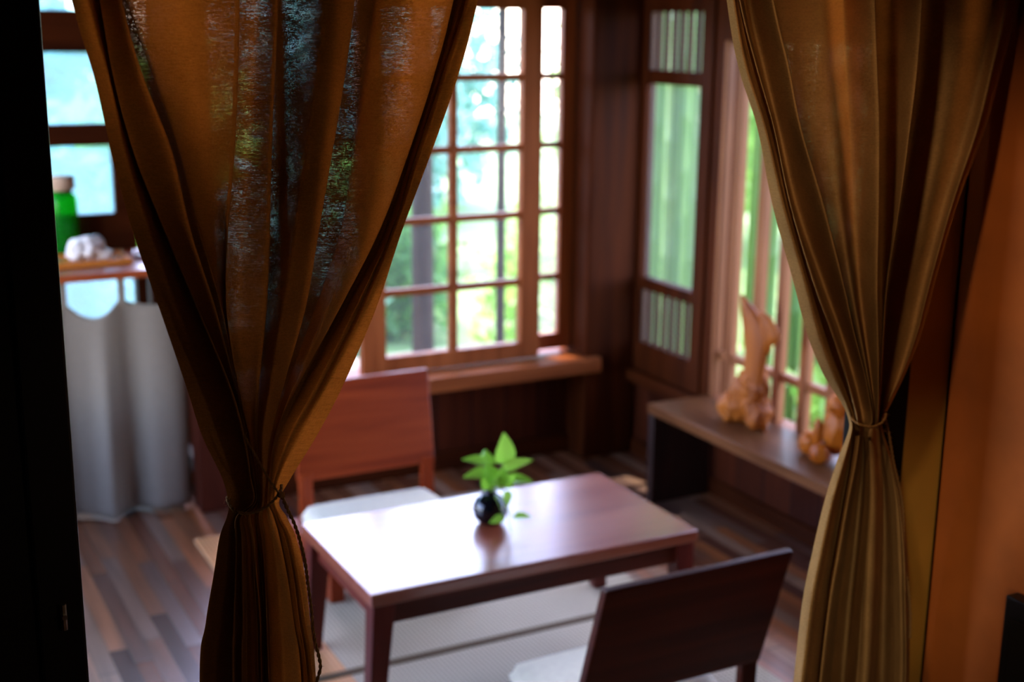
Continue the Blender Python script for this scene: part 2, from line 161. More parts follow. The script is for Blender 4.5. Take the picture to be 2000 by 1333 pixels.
def plank_mat(name, stops, width, length, along, rough=.3, gap=(.01,.006,.005,1), spec=.5):
    """strip planks; along = 1: run in Y seen on XY, 2: run in Z (walls)"""
    m, nt, b = new(name); L = nt.links.new
    tc = N(nt, 'ShaderNodeTexCoord'); sp = N(nt, 'ShaderNodeSeparateXYZ'); L(tc.outputs['Object'], sp.inputs[0])
    if along == 1: w, l = sp.outputs[0], sp.outputs[1]
    else: w, l = math_n(nt, 'ADD', sp.outputs[0], sp.outputs[1]), sp.outputs[2]
    u = math_n(nt, 'DIVIDE', w, width); iu = math_n(nt, 'FLOOR', u); fu = math_n(nt, 'FRACT', u)
    wn = N(nt, 'ShaderNodeTexWhiteNoise', noise_dimensions='1D'); L(iu, wn.inputs['W'])
    v = math_n(nt, 'ADD', math_n(nt, 'DIVIDE', l, length), math_n(nt, 'MULTIPLY', wn.outputs['Value'], 7.0))
    iv = math_n(nt, 'FLOOR', v); fv = math_n(nt, 'FRACT', v)
    cb = N(nt, 'ShaderNodeCombineXYZ'); L(iu, cb.inputs[0]); L(iv, cb.inputs[1])
    w2 = N(nt, 'ShaderNodeTexWhiteNoise', noise_dimensions='3D'); L(cb.outputs[0], w2.inputs['Vector'])
    r = ramp(nt, stops); L(w2.outputs['Value'], r.inputs[0])
    mp = N(nt, 'ShaderNodeMapping'); s = [40,40,40]; s[along] = 3; mp.inputs['Scale'].default_value = s
    L(tc.outputs['Object'], mp.inputs[0]); g = N(nt, 'ShaderNodeTexNoise'); g.inputs['Scale'].default_value = 1; g.inputs['Detail'].default_value = 5
    L(mp.outputs[0], g.inputs['Vector'])
    gr = ramp(nt, [(.25,(.55,.55,.55,1)),(.75,(1.15,1.15,1.15,1))]); L(g.outputs['Fac'], gr.inputs[0])
    mx = N(nt, 'ShaderNodeMix', data_type='RGBA', blend_type='MULTIPLY'); mx.inputs[0].default_value = 1
    L(r.outputs[0], mx.inputs[6]); L(gr.outputs[0], mx.inputs[7])
    e = .035
    ga = math_n(nt, 'LESS_THAN', fu, e); gb = math_n(nt, 'LESS_THAN', fv, .006)
    gg = math_n(nt, 'MAXIMUM', ga, gb)
    m2 = N(nt, 'ShaderNodeMix', data_type='RGBA'); L(gg, m2.inputs[0]); L(mx.outputs[2], m2.inputs[6]); m2.inputs[7].default_value = gap
    L(m2.outputs[2], b.inputs['Base Color']); b.inputs['Specular IOR Level'].default_value = spec
    if spec > .9: b.inputs['Coat Weight'].default_value = .7; b.inputs['Coat Roughness'].default_value = .34
    rr = math_n(nt, 'ADD', math_n(nt, 'MULTIPLY', w2.outputs['Value'], .12), rough-.04); L(rr, b.inputs['Roughness'])
    bp = N(nt, 'ShaderNodeBump'); bp.inputs['Strength'].default_value = .25; bp.inputs['Distance'].default_value = .002
    L(math_n(nt, 'SUBTRACT', g.outputs['Fac'], gg), bp.inputs['Height']); L(bp.outputs[0], b.inputs['Normal'])
    return m

def linen(name, front, trans, open_max=.42):
    """loosely woven cloth: mesh attribute 'gauze' = how loosely the single layer is stretched (0 = gathered, many threads)"""
    m, nt, b = new(name); L = nt.links.new
    nt.nodes.remove(b); out = nt.nodes['Material Output']
    uv = N(nt, 'ShaderNodeUVMap'); uv.uv_map = 'UVMap'
    def noise(sx, sy, detail=3):
        mp = N(nt, 'ShaderNodeMapping'); mp.inputs['Scale'].default_value = (sx, sy, 1); L(uv.outputs[0], mp.inputs[0])
        n = N(nt, 'ShaderNodeTexNoise', noise_dimensions='2D'); n.inputs['Scale'].default_value = 1; n.inputs['Detail'].default_value = detail
        L(mp.outputs[0], n.inputs['Vector']); return n.outputs['Fac']
    weft = noise(250, 1450, 2); warp = noise(1450, 210, 2); slub = noise(65, 500, 3); blot = noise(12, 22, 4)
    thr = math_n(nt, 'ADD', math_n(nt, 'ADD', math_n(nt, 'MULTIPLY', weft, .9), math_n(nt, 'MULTIPLY', warp, .6)),
                 math_n(nt, 'ADD', math_n(nt, 'MULTIPLY', slub, .6), math_n(nt, 'MULTIPLY', blot, .6)))   # mean 1.35
    at = N(nt, 'ShaderNodeAttribute'); at.attribute_name = 'gauze'
    tk = N(nt, 'ShaderNodeAttribute'); tk.attribute_name = 'thin'  # cloth thinness, with shade of folds and gaps put in
    h = N(nt, 'ShaderNodeMapRange'); h.inputs['From Min'].default_value = 1.36; h.inputs['From Max'].default_value = 1.82; L(thr, h.inputs['Value'])
    op = math_n(nt, 'MULTIPLY', math_n(nt, 'MULTIPLY', h.outputs[0], at.outputs['Fac']), open_max, clamp=True)
    tone = N(nt, 'ShaderNodeMapRange'); tone.inputs['From Min'].default_value = 1.0; tone.inputs['From Max'].default_value = 1.7
    tone.inputs['To Min'].default_value = .72; tone.inputs['To Max'].default_value = 1.2; L(thr, tone.inputs['Value'])
    def tint(c):
        mx = N(nt, 'ShaderNodeMix', data_type='RGBA', blend_type='MULTIPLY'); mx.inputs[0].default_value = 1; mx.inputs[6].default_value = c
        L(tone.outputs[0], mx.inputs[7]); return mx.outputs[2]
    bp = N(nt, 'ShaderNodeBump'); bp.inputs['Strength'].default_value = .35; bp.inputs['Distance'].default_value = .0012; L(thr, bp.inputs['Height'])
    d = N(nt, 'ShaderNodeBsdfDiffuse'); L(tint(front), d.inputs[0]); L(bp.outputs[0], d.inputs['Normal'])
    t = N(nt, 'ShaderNodeBsdfTranslucent'); L(tint(trans), t.inputs[0]); L(bp.outputs[0], t.inputs['Normal'])
    m1 = N(nt, 'ShaderNodeMixShader'); L(math_n(nt, 'MULTIPLY', tk.outputs['Fac'], .62), m1.inputs[0]); L(d.outputs[0], m1.inputs[1]); L(t.outputs[0], m1.inputs[2])
    tr = N(nt, 'ShaderNodeBsdfTransparent')
    m2 = N(nt, 'ShaderNodeMixShader'); L(op, m2.inputs[0]); L(m1.outputs[0], m2.inputs[1]); L(tr.outputs[0], m2.inputs[2])
    L(m2.outputs[0], out.inputs['Surface'])
    return m

def dusty_glass(name, dust, tint=(1,1,1,1), dust_col=(.9,.95,.95,1)):
    m, nt, b = new(name); L = nt.links.new; nt.nodes.remove(b); out = nt.nodes['Material Output']
    tr = N(nt, 'ShaderNodeBsdfTransparent'); tr.inputs[0].default_value = tint
    tl = N(nt, 'ShaderNodeBsdfTranslucent'); tl.inputs[0].default_value = dust_col
    gl = N(nt, 'ShaderNodeBsdfGlossy'); gl.inputs['Roughness'].default_value = .03
    tc = N(nt, 'ShaderNodeTexCoord'); n = N(nt, 'ShaderNodeTexNoise'); n.inputs['Scale'].default_value = 7; n.inputs['Detail'].default_value = 4
    L(tc.outputs['Object'], n.inputs['Vector'])
    mr = N(nt, 'ShaderNodeMapRange'); mr.inputs['To Min'].default_value = dust*.6; mr.inputs['To Max'].default_value = dust*1.4; L(n.outputs['Fac'], mr.inputs['Value'])
    a = N(nt, 'ShaderNodeMixShader'); L(mr.outputs[0], a.inputs[0]); L(tr.outputs[0], a.inputs[1]); L(tl.outputs[0], a.inputs[2])
    fr = N(nt, 'ShaderNodeFresnel'); fr.inputs['IOR'].default_value = 1.35
    c = N(nt, 'ShaderNodeMixShader'); gm = N(nt, 'ShaderNodeNewGeometry'); L(math_n(nt, 'MULTIPLY', fr.outputs[0], math_n(nt, 'SUBTRACT', 1.0, gm.outputs['Backfacing'])), c.inputs[0]); L(a.outputs[0], c.inputs[1]); L(gl.outputs[0], c.inputs[2])
    L(c.outputs[0], out.inputs['Surface'])
    return m

def leaf_mat(name, c1, c2, trans=.5, gloss=.35):
    m, nt, b = new(name); L = nt.links.new; out = nt.nodes['Material Output']
    gm = N(nt, 'ShaderNodeNewGeometry'); r = ramp(nt, [(0, c1), (1, c2)]); L(gm.outputs['Random Per Island'], r.inputs[0])
    L(r.outputs[0], b.inputs['Base Color']); b.inputs['Roughness'].default_value = gloss
    t = N(nt, 'ShaderNodeBsdfTranslucent'); L(r.outputs[0], t.inputs[0])
    mx = N(nt, 'ShaderNodeMixShader'); mx.inputs[0].default_value = trans; L(b.outputs[0], mx.inputs[1]); L(t.outputs[0], mx.inputs[2])
    L(mx.outputs[0], out.inputs['Surface']); return m

RED1, RED2 = srgb(84,40,22), srgb(138,72,38)
W = {}
for ax, nm in enumerate('xyz'):
    W['frame_'+nm] = wood('window_wood_'+nm, srgb(118,56,22), srgb(162,88,42), ax, .45, spec=.12)
    W['dark_'+nm] = wood('dark_wood_'+nm, srgb(50,19,5), srgb(80,34,9), ax, .55, spec=.05)
    W['red_'+nm] = wood('red_wood_'+nm, srgb(118,38,11), srgb(162,64,20), ax, .36, spec=.2)
    W['deep_'+nm] = wood('deep_red_wood_'+nm, srgb(56,20,10), srgb(86,35,18), ax, .42, spec=.14)  # own colour of the post; on the near chair it carries shade
    W['bar_'+nm] = wood('pale_bar_wood_'+nm, srgb(120,68,36), srgb(160,100,58), ax, .5)
M_table = wood('table_wood', srgb(128,52,30), srgb(158,80,46), 0, .30, 1.0, .06, .7, .8)
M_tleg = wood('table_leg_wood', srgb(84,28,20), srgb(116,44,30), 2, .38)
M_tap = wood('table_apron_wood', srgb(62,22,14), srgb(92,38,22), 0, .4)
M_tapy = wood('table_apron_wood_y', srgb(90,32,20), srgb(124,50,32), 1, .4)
M_floor = plank_mat('plank_floor', [(0,srgb(62,42,38)),(.2,srgb(124,68,40)),(.4,srgb(146,88,50)),(.55,srgb(100,62,46)),(.7,srgb(168,94,44)),(.85,srgb(182,138,104)),(1,srgb(82,52,44))], .047, .60, 1, .27, spec=1.0)
M_wallp = plank_mat('wall_planks', [(0,srgb(60,24,11)),(.5,srgb(92,40,18)),(1,srgb(72,31,14))], .14, 9, 2, .5, spec=.08)
M_ceil = plank_mat('ceiling_planks', [(0,srgb(40,22,14)),(1,srgb(62,36,22))], .12, 3, 1, .6)
M_black = plain('black_paint', (.004,.004,.0045,1), .45)
M_frameblack = plain('black_frame_paint', (.006,.006,.007,1), .6, **{'Specular IOR Level': .08})
M_terra = plain('terracotta_plaster', srgb(174,90,22), .9, .14, 9)
M_ochre = plain('ochre_plaster', srgb(172,122,36), .9, .12, 9)
M_cream = plain('cream_cushion_cloth', srgb(252,236,200), .9, .05, 60)
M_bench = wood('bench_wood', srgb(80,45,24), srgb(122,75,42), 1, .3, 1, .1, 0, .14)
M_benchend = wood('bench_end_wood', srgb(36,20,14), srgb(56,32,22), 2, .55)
M_vase = plain('black_glaze', (.004,.004,.006,1), .04)
M_pothos = leaf_mat('pothos_leaf', srgb(130,190,52), srgb(176,220,84), .45, .3)
M_stem = plain('pothos_stem', srgb(130,160,60), .5)
M_drift = wood('driftwood', srgb(112,48,9), srgb(198,112,32), 2, .55, .6, .5)
M_carve = wood('carved_wood', srgb(150,70,10), srgb(196,110,24), 2, .42, .8, .2)
M_counter = wood('counter_wood', srgb(140,58,26), srgb(184,90,46), 0, .3, 1, .05, 0, .2)
M_cloth = plain('grey_linen', srgb(138,124,104), .95, .06, 90)
M_cork = plain('pale_cork', srgb(206,170,136), .85, .15, 60)
M_tray = wood('tray_wood', srgb(190,100,34), srgb(216,130,50), 0, .35)
M_stone = plain('pale_stone', srgb(252,232,216), .55, .12, 14)
M_dish = plain('white_porcelain', srgb(236,232,224), .2)
M_post_out = wood('weathered_post', srgb(52,36,28), srgb(80,58,46), 2, .8)
M_cord = leaf_mat('jute_cord', srgb(150,106,56), srgb(184,138,80), .4, .95)
M_brass = plain('dull_metal', (.5,.45,.38,1), .35, **{'Metallic': 1.0})
M_green, _nt, _b = new('green_glass')
_b.inputs['Base Color'].default_value = (.03,.55,.05,1); _b.inputs['Roughness'].default_value = .05
_b.inputs['Transmission Weight'].default_value = .85; _b.inputs['IOR'].default_value = 1.2
M_lin = linen('brown_linen', srgb(128,86,46), (.70,.165,.018,1))
M_linR = linen('tan_linen', srgb(160,122,76), (.66,.17,.022,1))
M_gl = dusty_glass('dusty_window_glass', .014, (.96,1,.99,1))
M_gl_clear = dusty_glass('clear_window_glass', .07)
M_gl_green = dusty_glass('hazy_window_glass', .025, (1,1,1,1), (.8,.95,.8,1))
M_gl_frost = dusty_glass('frosted_window_glass', .13, (.5,.72,.76,1), (.85,.95,1,1))

# mat: straw weave
def straw(name, c1, c2):
    m, nt, b = new(name); L = nt.links.new
    tc = N(nt, 'ShaderNodeTexCoord')
    wv = N(nt, 'ShaderNodeTexWave', bands_direction='X'); wv.inputs['Scale'].default_value = 26; wv.inputs['Distortion'].default_value = .4
    wy = N(nt, 'ShaderNodeTexWave', bands_direction='Y'); wy.inputs['Scale'].default_value = 26; wy.inputs['Distortion'].default_value = .4
    L(tc.outputs['Object'], wv.inputs[0]); L(tc.outputs['Object'], wy.inputs[0])
    k = math_n(nt, 'MULTIPLY', wv.outputs['Fac'], wy.outputs['Fac'])
    r = ramp(nt, [(0, c1), (.5, c2)]); L(k, r.inputs[0]); L(r.outputs[0], b.inputs['Base Color']); b.inputs['Roughness'].default_value = .62
    bp = N(nt, 'ShaderNodeBump'); bp.inputs['Strength'].default_value = .4; bp.inputs['Distance'].default_value = .002
    L(k, bp.inputs['Height']); L(bp.outputs[0], b.inputs['Normal']); return m
M_mat = straw('straw_weave', srgb(160,142,110), srgb(222,204,168))
M_matsun = straw('straw_sunlit_weave', srgb(214,136,74), srgb(244,186,124))  # orange tone carries warm sunlight in the straw colour
M_seam = plain('mat_binding', srgb(96,72,40), .85)

# ------------------------------------------------------------------ the room
XR, YB, YD = 2.65, 4.15, 1.44        # right wall, back wall, doorway wall
XL = -.35
struct(MB().box((-1.6,-1.8,-.12),(3.0,4.9,0)).build('floor', M_floor))
struct(MB().box((-1.7,-1.9,2.3),(2.95,4.40,2.4)).build('ceiling', M_ceil))
# back wall: planks under the window and over it
b = MB(); b.box((1.07,YB,0),(2.42,YB+.08,.36)); b.box((1.07,YB,1.76),(2.42,YB+.08,2.3))
struct(b.build('wall_back', M_wallp))
struct(MB().box((1.07,YB-.02,0),(2.42,YB,.07),.004).build('baseboard_back', W['dark_x']))
struct(MB().box((2.42,4.02,0),(2.64,4.23,2.3),.012).build('trim_1', W['dark_z']))       # corner post
struct(MB().box((.985,4.09,0),(1.075,4.18,2.3),.008).build('trim_2', W['deep_z']))      # post beside the counter
# right wall: low planks, header
b = MB(); b.box((XR,1.5,0),(XR+.08,4.25,.33)); b.box((XR,1.5,1.75),(XR+.08,4.25,2.3)); b.box((XR,1.5,.33),(XR+.08,2.0,1.75))
struct(b.build('wall_right', M_wallp))
struct(MB().box((XR-.018,1.5,0),(XR,4.02,.055),.004).build('baseboard_right', W['dark_y']))
# left wall with a wide opening, alcove behind the counter
b = MB(); b.box((XL-.08,1.5,0),(XL,4.9,.45)); b.box((XL-.08,1.5,2.0),(XL,4.9,2.3)); b.box((XL-.08,1.5,.45),(XL,2.45,2.0)); b.box((XL-.08,4.55,.45),(XL,4.9,2.0))
struct(b.build('wall_left', M_wallp))
b = MB(); b.box((XL,4.66,0),(1.03,4.74,.42)); b.box((XL,4.66,1.86),(1.03,4.74,2.3))
struct(b.build('wall_alcove', M_wallp))
struct(MB().box((1.03,4.18,0),(1.07,4.74,2.3)).build('wall_alcove_side', W['dark_z']))
# doorway wall: the black leaf on the left, the ochre strip on the right
b = MB(); b.box((-1.6,YD-.04,2.02),(2.73,YD+.04,2.3)); b.box((-1.6,YD-.04,0),(-.6,YD+.04,2.02))
b.box((1.50,YD-.04,0),(2.73,YD+.04,2.02))
struct(b.build('wall_doorway', M_wallp))
struct(MB().box((1.42,YD-.035,0),(1.502,YD+.04,2.02)).build('wall_ochre', M_ochre))
struct(MB().box((1.50,-1.8,0),(1.58,YD-.0,2.3)).build('wall_terracotta', M_terra))
b = MB(); b.box((-1.68,-1.8,0),(-1.6,YD+.04,2.3)); b.box((-1.68,-1.88,0),(1.58,-1.8,2.3))
struct(b.build('wall_front_room', M_wallp))
b = MB(); b.box((1.347,YD-.018,0),(1.363,YD+.022,2.02),.003); b.box((1.363,YD-.035,0),(1.42,YD+.04,2.02),.003)
struct(b.build('trim_3', M_frameblack))
d = struct_empty('door_1', (-.2,1.39,0))
MB().box((-.6,1.385,.01),(.176,1.42,2.02),.004).build('door_panel', M_black, d)
MB().box((.150,1.378,.01),(.1985,1.425,2.02),.003).build('door_stile', M_black, d)
b = MB(); b.tube([(.176,1.374,.955),(.176,1.374,.985)], .0035); b.tube([(.176,1.374,.972),(.176,1.366,.972)], .003)
b.build('bolt', M_brass, d)
MB().tube([(-1.0,1.33,2.0),(1.49,1.33,2.0)], .011, 12)
rod = MB().tube([(.02,1.33,2.0),(1.49,1.33,2.0)], .011, 12).build('curtain_rod', W['dark_x'], None, True)
tag(rod, 'dark wooden rod over the doorway carrying both linen curtains', 'curtain rod')

# ------------------------------------------------------------------ windows
def grid_sash(root, x0, x1, y, z0, z1, stileL, stileR, top, bot, xs, zs, mw, th, glass):
    f = MB()
    f.box((x0,y,z0),(x0+stileL,y+th,z1),.003); f.box((x1-stileR,y,z0),(x1,y+th,z1),.003)
    f.box((x0+stileL,y,z0),(x1-stileR,y+th,z0+bot),.003); f.box((x0+stileL,y,z1-top),(x1-stileR,y+th,z1),.003)
    root = f.build('sash_frame', W['frame_z'], root)
    g = MB()
    for x in xs: g.box((x-mw/2,y+.006,z0+bot),(x+mw/2,y+th-.006,z1-top),.003)
    for z in zs: g.box((x0+stileL,y+.008,z-mw*.44),(x1-stileR,y+th-.008,z+mw*.44),.003)
    if len(xs)+len(zs): g.build('muntin', W['frame_x'], root)
    MB().box((x0+stileL,y+th/2-.002,z0+bot),(x1-stileR,y+th/2+.002,z1-top)).build('pane', glass, root)

w1 = struct_empty('window_1', (1.75,4.1,.4))
ZS = [1.4205,1.176,.9355,.690]
grid_sash(w1, 1.565, 2.258, 4.085, .405, 1.735, .088, .078, .085, .06, [1.915], ZS, .029, .04, M_gl)
grid_sash(w1, 2.235, 2.418, 4.13, .415, 1.735, .03, .055, .08, .06, [], ZS, .027, .035, M_gl_clear)
MB().box((1.07,3.985,.345),(2.47,4.24,.40),.005).build('window_sill', W['frame_x'], w1)
MB().box((1.07,4.06,1.735),(2.42,4.2,1.80),.004).build('window_head', W['dark_x'], w1)
MB().box((1.30,4.13,.40),(1.335,4.165,1.735),.003).build('window_post', W['dark_z'], w1)

w2 = struct_empty('window_2', (.4,4.62,.9))
f = MB()
f.box((XL,4.60,.82),(.93,4.645,.95),.003); f.box((.862,4.60,.95),(.93,4.645,1.86),.003)
f.box((XL,4.60,1.185),(.862,4.645,1.258),.003); f.box((XL,4.60,1.495),(.862,4.645,1.63),.003); f.box((XL,4.60,1.80),(.93,4.645,1.86),.003)
f.box((.2,4.60,.95),(.26,4.645,1.80),.003)
f.build('sash_frame', W['dark_x'], w2)
MB().box((XL,4.62,.95),(.862,4.625,1.80)).build('pane', M_gl_frost, w2)
MB().box((XL,4.68,.42),(.93,4.685,.82)).build('lower_pane', M_gl_frost, w2)

w3 = struct_empty('window_3', (XR,3.8,.35))
f = MB(); y0, y1 = 3.60, 4.06; x0, x1 = XR-.02, XR+.025
f.box((x0,y0,.335),(x1,3.662,1.76),.003); f.box((x0,3.993,.335),(x1,y1,1.76),.003)
for za, zb in ((.335,.445),(.650,.692),(1.40,1.447),(1.648,1.76)): f.box((x0,3.662,za),(x1,3.993,zb),.003)
f.build('sash_frame', W['dark_z'], w3)
MB().box((XR,3.662,.692),(XR+.004,3.993,1.40)).build('pane', M_gl_green, w3)
M_slat = wood('lattice_slat', srgb(62,38,22), srgb(92,60,38), 2, .6)
M_screen = plain('pale_lattice_glass', (.8,.9,.8,1), .6)
for za, zb in ((.445,.650),(1.447,1.648)):
    s = MB(); n = 7
    for i in range(n+1):
        yy = 3.662 + (3.993-3.662)*(i)/n
        s.box((XR-.008,yy-.008,za),(XR+.006,yy+.008,zb))
        for k in range(9):
            zz = za + (zb-za)*(k+.5)/9
            s.box((XR-.011,yy-.0125,zz-.003),(XR-.008,yy+.0125,zz+.003))
    s.build('lattice', M_slat, w3)
    MB().box((XR+.008,3.662,za),(XR+.011,3.993,zb)).build('lattice_pane', M_gl_green, w3)
MB().box((XR-.05,3.58,.29),(XR+.06,4.06,.337),.004).build('window_sill', W['dark_y'], w3)

w4 = struct_empty('window_4', (XR,2.8,.36))
f = MB(); f.box((XR-.01,3.545,.33),(XR+.05,3.60,1.75),.003); f.box((XR-.01,1.95,1.555),(XR+.05,3.545,1.75),.003); f.box((XR-.01,1.95,.33),(XR+.05,2.0,1.555),.003)
f.build('window_frame', W['dark_z'], w4)
MB().box((XR-.012,3.525,.345),(XR+.02,3.545,1.555),.003).build('jamb_strip', W['bar_z'], w4)
MB().box((XR+.005,2.0,.485),(XR+.035,3.515,.512),.003).build('cross_rail', W['bar_y'], w4)
MB().box((XR-.01,2.0,.30),(XR+.06,3.545,.345),.003).build('window_sill', W['bar_y'], w4)
for i, yc in enumerate((3.45,3.31,3.19,3.06,2.93,2.80,2.67,2.54,2.41,2.28,2.15)):
    MB().box((XR,yc+.001,.345),(XR+.03,yc+.036,1.555),.003).build('bar', W['bar_z'], w4)

# ------------------------------------------------------------------ mats
def mat(nm, x0, x1, ya, yb, lab):
    t = thing(nm, lab, 'mat', ((x0+x1)/2,(ya+yb)/2,0), 'straw mats under the low table')
    MB().box((x0+.13,ya,.0),(x1,yb,.012),.003).build('weave', M_mat, t)
    MB().box((x0,ya,.0),(x0+.13,yb,.0118),.003).build('sunlit_band', M_matsun, t)  # warm sun patch coloured in as an orange band
    MB().box((x0,ya-.004,.0),(x1,ya+.022,.0132),.002).build('binding', M_seam, t)
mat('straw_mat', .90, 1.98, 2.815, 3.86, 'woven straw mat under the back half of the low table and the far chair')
mat('straw_mat', .90, 1.98, 1.78, 2.808, 'woven straw mat under the front table legs and the near chair')

# ------------------------------------------------------------------ low table
T0 = .0125
t = thing('low_table', 'low reddish wooden table with a glossy top in the middle of the room', 'table', (1.427,2.776,T0))
MB().box((.98,2.532,.318),(1.874,3.022,.35),.006).build('tabletop', M_table, t)
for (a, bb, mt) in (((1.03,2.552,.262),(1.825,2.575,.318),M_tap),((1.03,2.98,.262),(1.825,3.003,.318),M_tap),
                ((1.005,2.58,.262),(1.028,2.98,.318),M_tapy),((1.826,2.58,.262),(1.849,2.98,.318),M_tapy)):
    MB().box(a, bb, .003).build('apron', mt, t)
for sx in (-1, 1):
    for sy in (-1, 1):
        cx, cy = 1.427+sx*.412, 2.777+sy*.213
        w, h = .028, .025; fx = cx+sx*.022; q = .019
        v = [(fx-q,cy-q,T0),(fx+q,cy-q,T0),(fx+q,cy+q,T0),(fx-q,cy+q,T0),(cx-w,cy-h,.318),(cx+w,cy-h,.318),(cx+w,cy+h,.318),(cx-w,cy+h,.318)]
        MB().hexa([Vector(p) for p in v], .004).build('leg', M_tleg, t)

# ------------------------------------------------------------------ low chairs
def cushion_mesh(x0, x1, ya, yb, z0, h, seed):
    n = 18; rnd = np.random.RandomState(seed); vs = []; fs = []
    def H(u, v):
        e = max(abs(u), abs(v)); return h*(.5+.5*max(0, 1-e**6)**.5)*(1-.06*math.sin(3*u+seed)*math.cos(2*v))
    idx = {}
    for side in (1, -1):
        for i in range(n+1):
            for j in range(n+1):
                u, v = 2*i/n-1, 2*j/n-1
                e = max(abs(u), abs(v)); z = z0+h*.5+side*h*.5*max(0, 1-e**5)**.5
                r = 1-.085*(abs(u)*abs(v))**2.2
                idx[(side,i,j)] = len(vs); vs.append(((x0+x1)/2+u*r*(x1-x0)/2, (ya+yb)/2+v*r*(yb-ya)/2, z))
    for side in (1, -1):
        for i in range(n):
            for j in range(n):
                f = (idx[(side,i,j)],idx[(side,i+1,j)],idx[(side,i+1,j+1)],idx[(side,i,j+1)])
                fs.append(f if side == 1 else f[::-1])
    b = MB(); b.add(vs, fs); bmesh.ops.remove_doubles(b.bm, verts=b.bm.verts, dist=.0005)
    return b

def chair(x0, x1, yback, dirn, lab, clab, wx, wz):
    """dirn +1: seat extends to +Y from the back (back turned to the camera); -1: towards the camera"""
    t = thing('low_chair', lab, 'chair', ((x0+x1)/2, yback, T0), 'low wooden chairs at the table')
    y = lambda k: yback + dirn*k
    def slab(name, pts, mat, bev=.004):
        MB().hexa([Vector(p) for p in pts], bev).build(name, mat, t)
    # leaning back panel: top k=-.02, bottom k=.075
    zt, zb, kt, kb, th, f = .545, .262, 0, .074, .022, -.008
    def q(xa, xb, xa2, xb2, k0, z0, k1, z1, th):
        return [(xa,y(k0),z0),(xb,y(k0),z0),(xb,y(k0+th),z0),(xa,y(k0+th),z0),(xa2,y(k1),z1),(xb2,y(k1),z1),(xb2,y(k1+th),z1),(xa2,y(k1+th),z1)]
    slab('backrest', q(x0, x1, x0+.012, x1+.012, kb, zb, kt, zt, th), wx, .005)
    for xa in (x0+.004, x1-.044):
        slab('back_post', q(xa, xa+.04, xa, xa+.04, .078, .06, .074, .285, .024), wz)
    MB().box((x0-.03,min(y(.07),y(.425)),.10),(x1-.03,max(y(.07),y(.425)),.145),.005).build('seat', wx, t)
    for xa in (x0-.02, x1-.08):
        for k in (.075, .375):
            ya, yb = sorted((y(k), y(k+.045)))
            MB().box((xa,ya,T0),(xa+.04,yb,.102),.003).build('leg', wz, t)
    ya, yb = sorted((y(.135), y(.41)))
    c = cushion_mesh(x0-(.028 if dirn < 0 else .008), x1-.034, ya, yb, .145, .075, 3 if dirn > 0 else 5).build('seat_cushion', M_cream, None, True)
    tag(c, clab, 'cushion', 'cream cushions on the low chairs')
chair(1.145, 1.590, 3.635, -1, 'low reddish chair behind the table, its broad back panel facing the doorway',
      'cream cushion on the far chair behind the table', W['red_x'], W['red_z'])
chair(1.225, 1.68, 1.955, 1, 'low chair in the foreground seen from behind, shade put into its darkened wood',
      'cream cushion peeking out left of the near chair back', W['deep_x'], W['deep_z'])  # deeper wood colour stands in for shade on this chair

# ------------------------------------------------------------------ vase and cutting
VX, VY = 1.418, 2.812
prof = [(.018,0),(.030,.004),(.0405,.016),(.0455,.034),(.0445,.048),(.037,.064),(.024,.075),(.0165,.080),(.0155,.086),(.019,.091),(.0165,.0905),(.0125,.086),(.013,.079),(.0,.074)]
v = MB().lathe(prof, 40, (VX,VY,.35)).build('bud_vase', M_vase, None, True)
tag(v, 'small round glossy black vase on the low table', 'vase')
pl = thing('pothos_cutting', 'bright green leafy cutting standing in the black vase on the table', 'plant', (VX,VY,.43))
def leaf(b, base, tip, width, nrm, curl=.12):
    base, tip = Vector(base), Vector(tip); ax = tip-base; Ln = ax.length; ax.normalize()
    nrm = Vector(nrm); nrm = (nrm-ax*nrm.dot(ax)).normalized(); sd = ax.cross(nrm)
    n = 9; rows = []
    for i in range(n+1):
        s = i/n; wv = width*.5*(math.sin(math.pi*min(1,s**.62))**.8)*(1-.15*s) if 0 < s < 1 else 0.0005
        c = base+ax*Ln*s+nrm*(-curl*Ln*(s**2))
        rows.append([b.bm.verts.new(c+sd*k*wv+nrm*abs(k)*wv*.28) for k in (-1,-.5,0,.5,1)])
    for a, c in zip(rows[:-1], rows[1:]):
        for k in range(4): b.bm.faces.new((a[k],a[k+1],c[k+1],c[k]))
TOP = Vector((VX,VY,.435))
cam_r = Vector((.885,-.465,0)); cam_f = Vector((.465,.885,0))
def off(r, u, f=0): return TOP+cam_r*r+Vector((0,0,u))+cam_f*f
LEAVES = [  # base(right,up,fwd) tip width
 ((.033,.075,0),(.038,.158,-.012),.062,(0,-1,.25)),
 ((.03,.062,-.01),(.105,.098,-.02),.040,(-.1,-.6,1)),
 ((.045,.035,-.01),(.108,.045,-.035),.042,(0,-.6,1)),
 ((-.005,.075,.0),(-.070,.098,-.02),.040,(0,-.5,1)),
 ((-.004,.055,-.01),(-.068,.055,-.04),.038,(0,-.6,1)),
 ((-.01,.06,.02),(-.012,.098,.05),.045,(0,-.8,.6)),
 ((.012,.03,-.015),(-.010,.082,-.03),.046,(0,-1,.3)),
 ((.02,.02,-.02),(.035,.075,-.035),.052,(.1,-1,.3)),
 ((.03,.025,-.02),(.062,.060,-.04),.042,(.2,-.8,.6)),
 ((-.005,.01,-.015),(-.018,.062,-.03),.034,(-.2,-.9,.4)),
 ((.04,.01,-.02),(.048,-.030,-.03),.030,(.2,-1,.2)),
 ((.060,-.050,-.05),(.104,-.038,-.07),.030,(0,-.6,1)),
 ((.038,-.052,-.055),(-.002,-.060,-.06),.032,(0,-.5,1)),
]
b = MB(); st = MB()
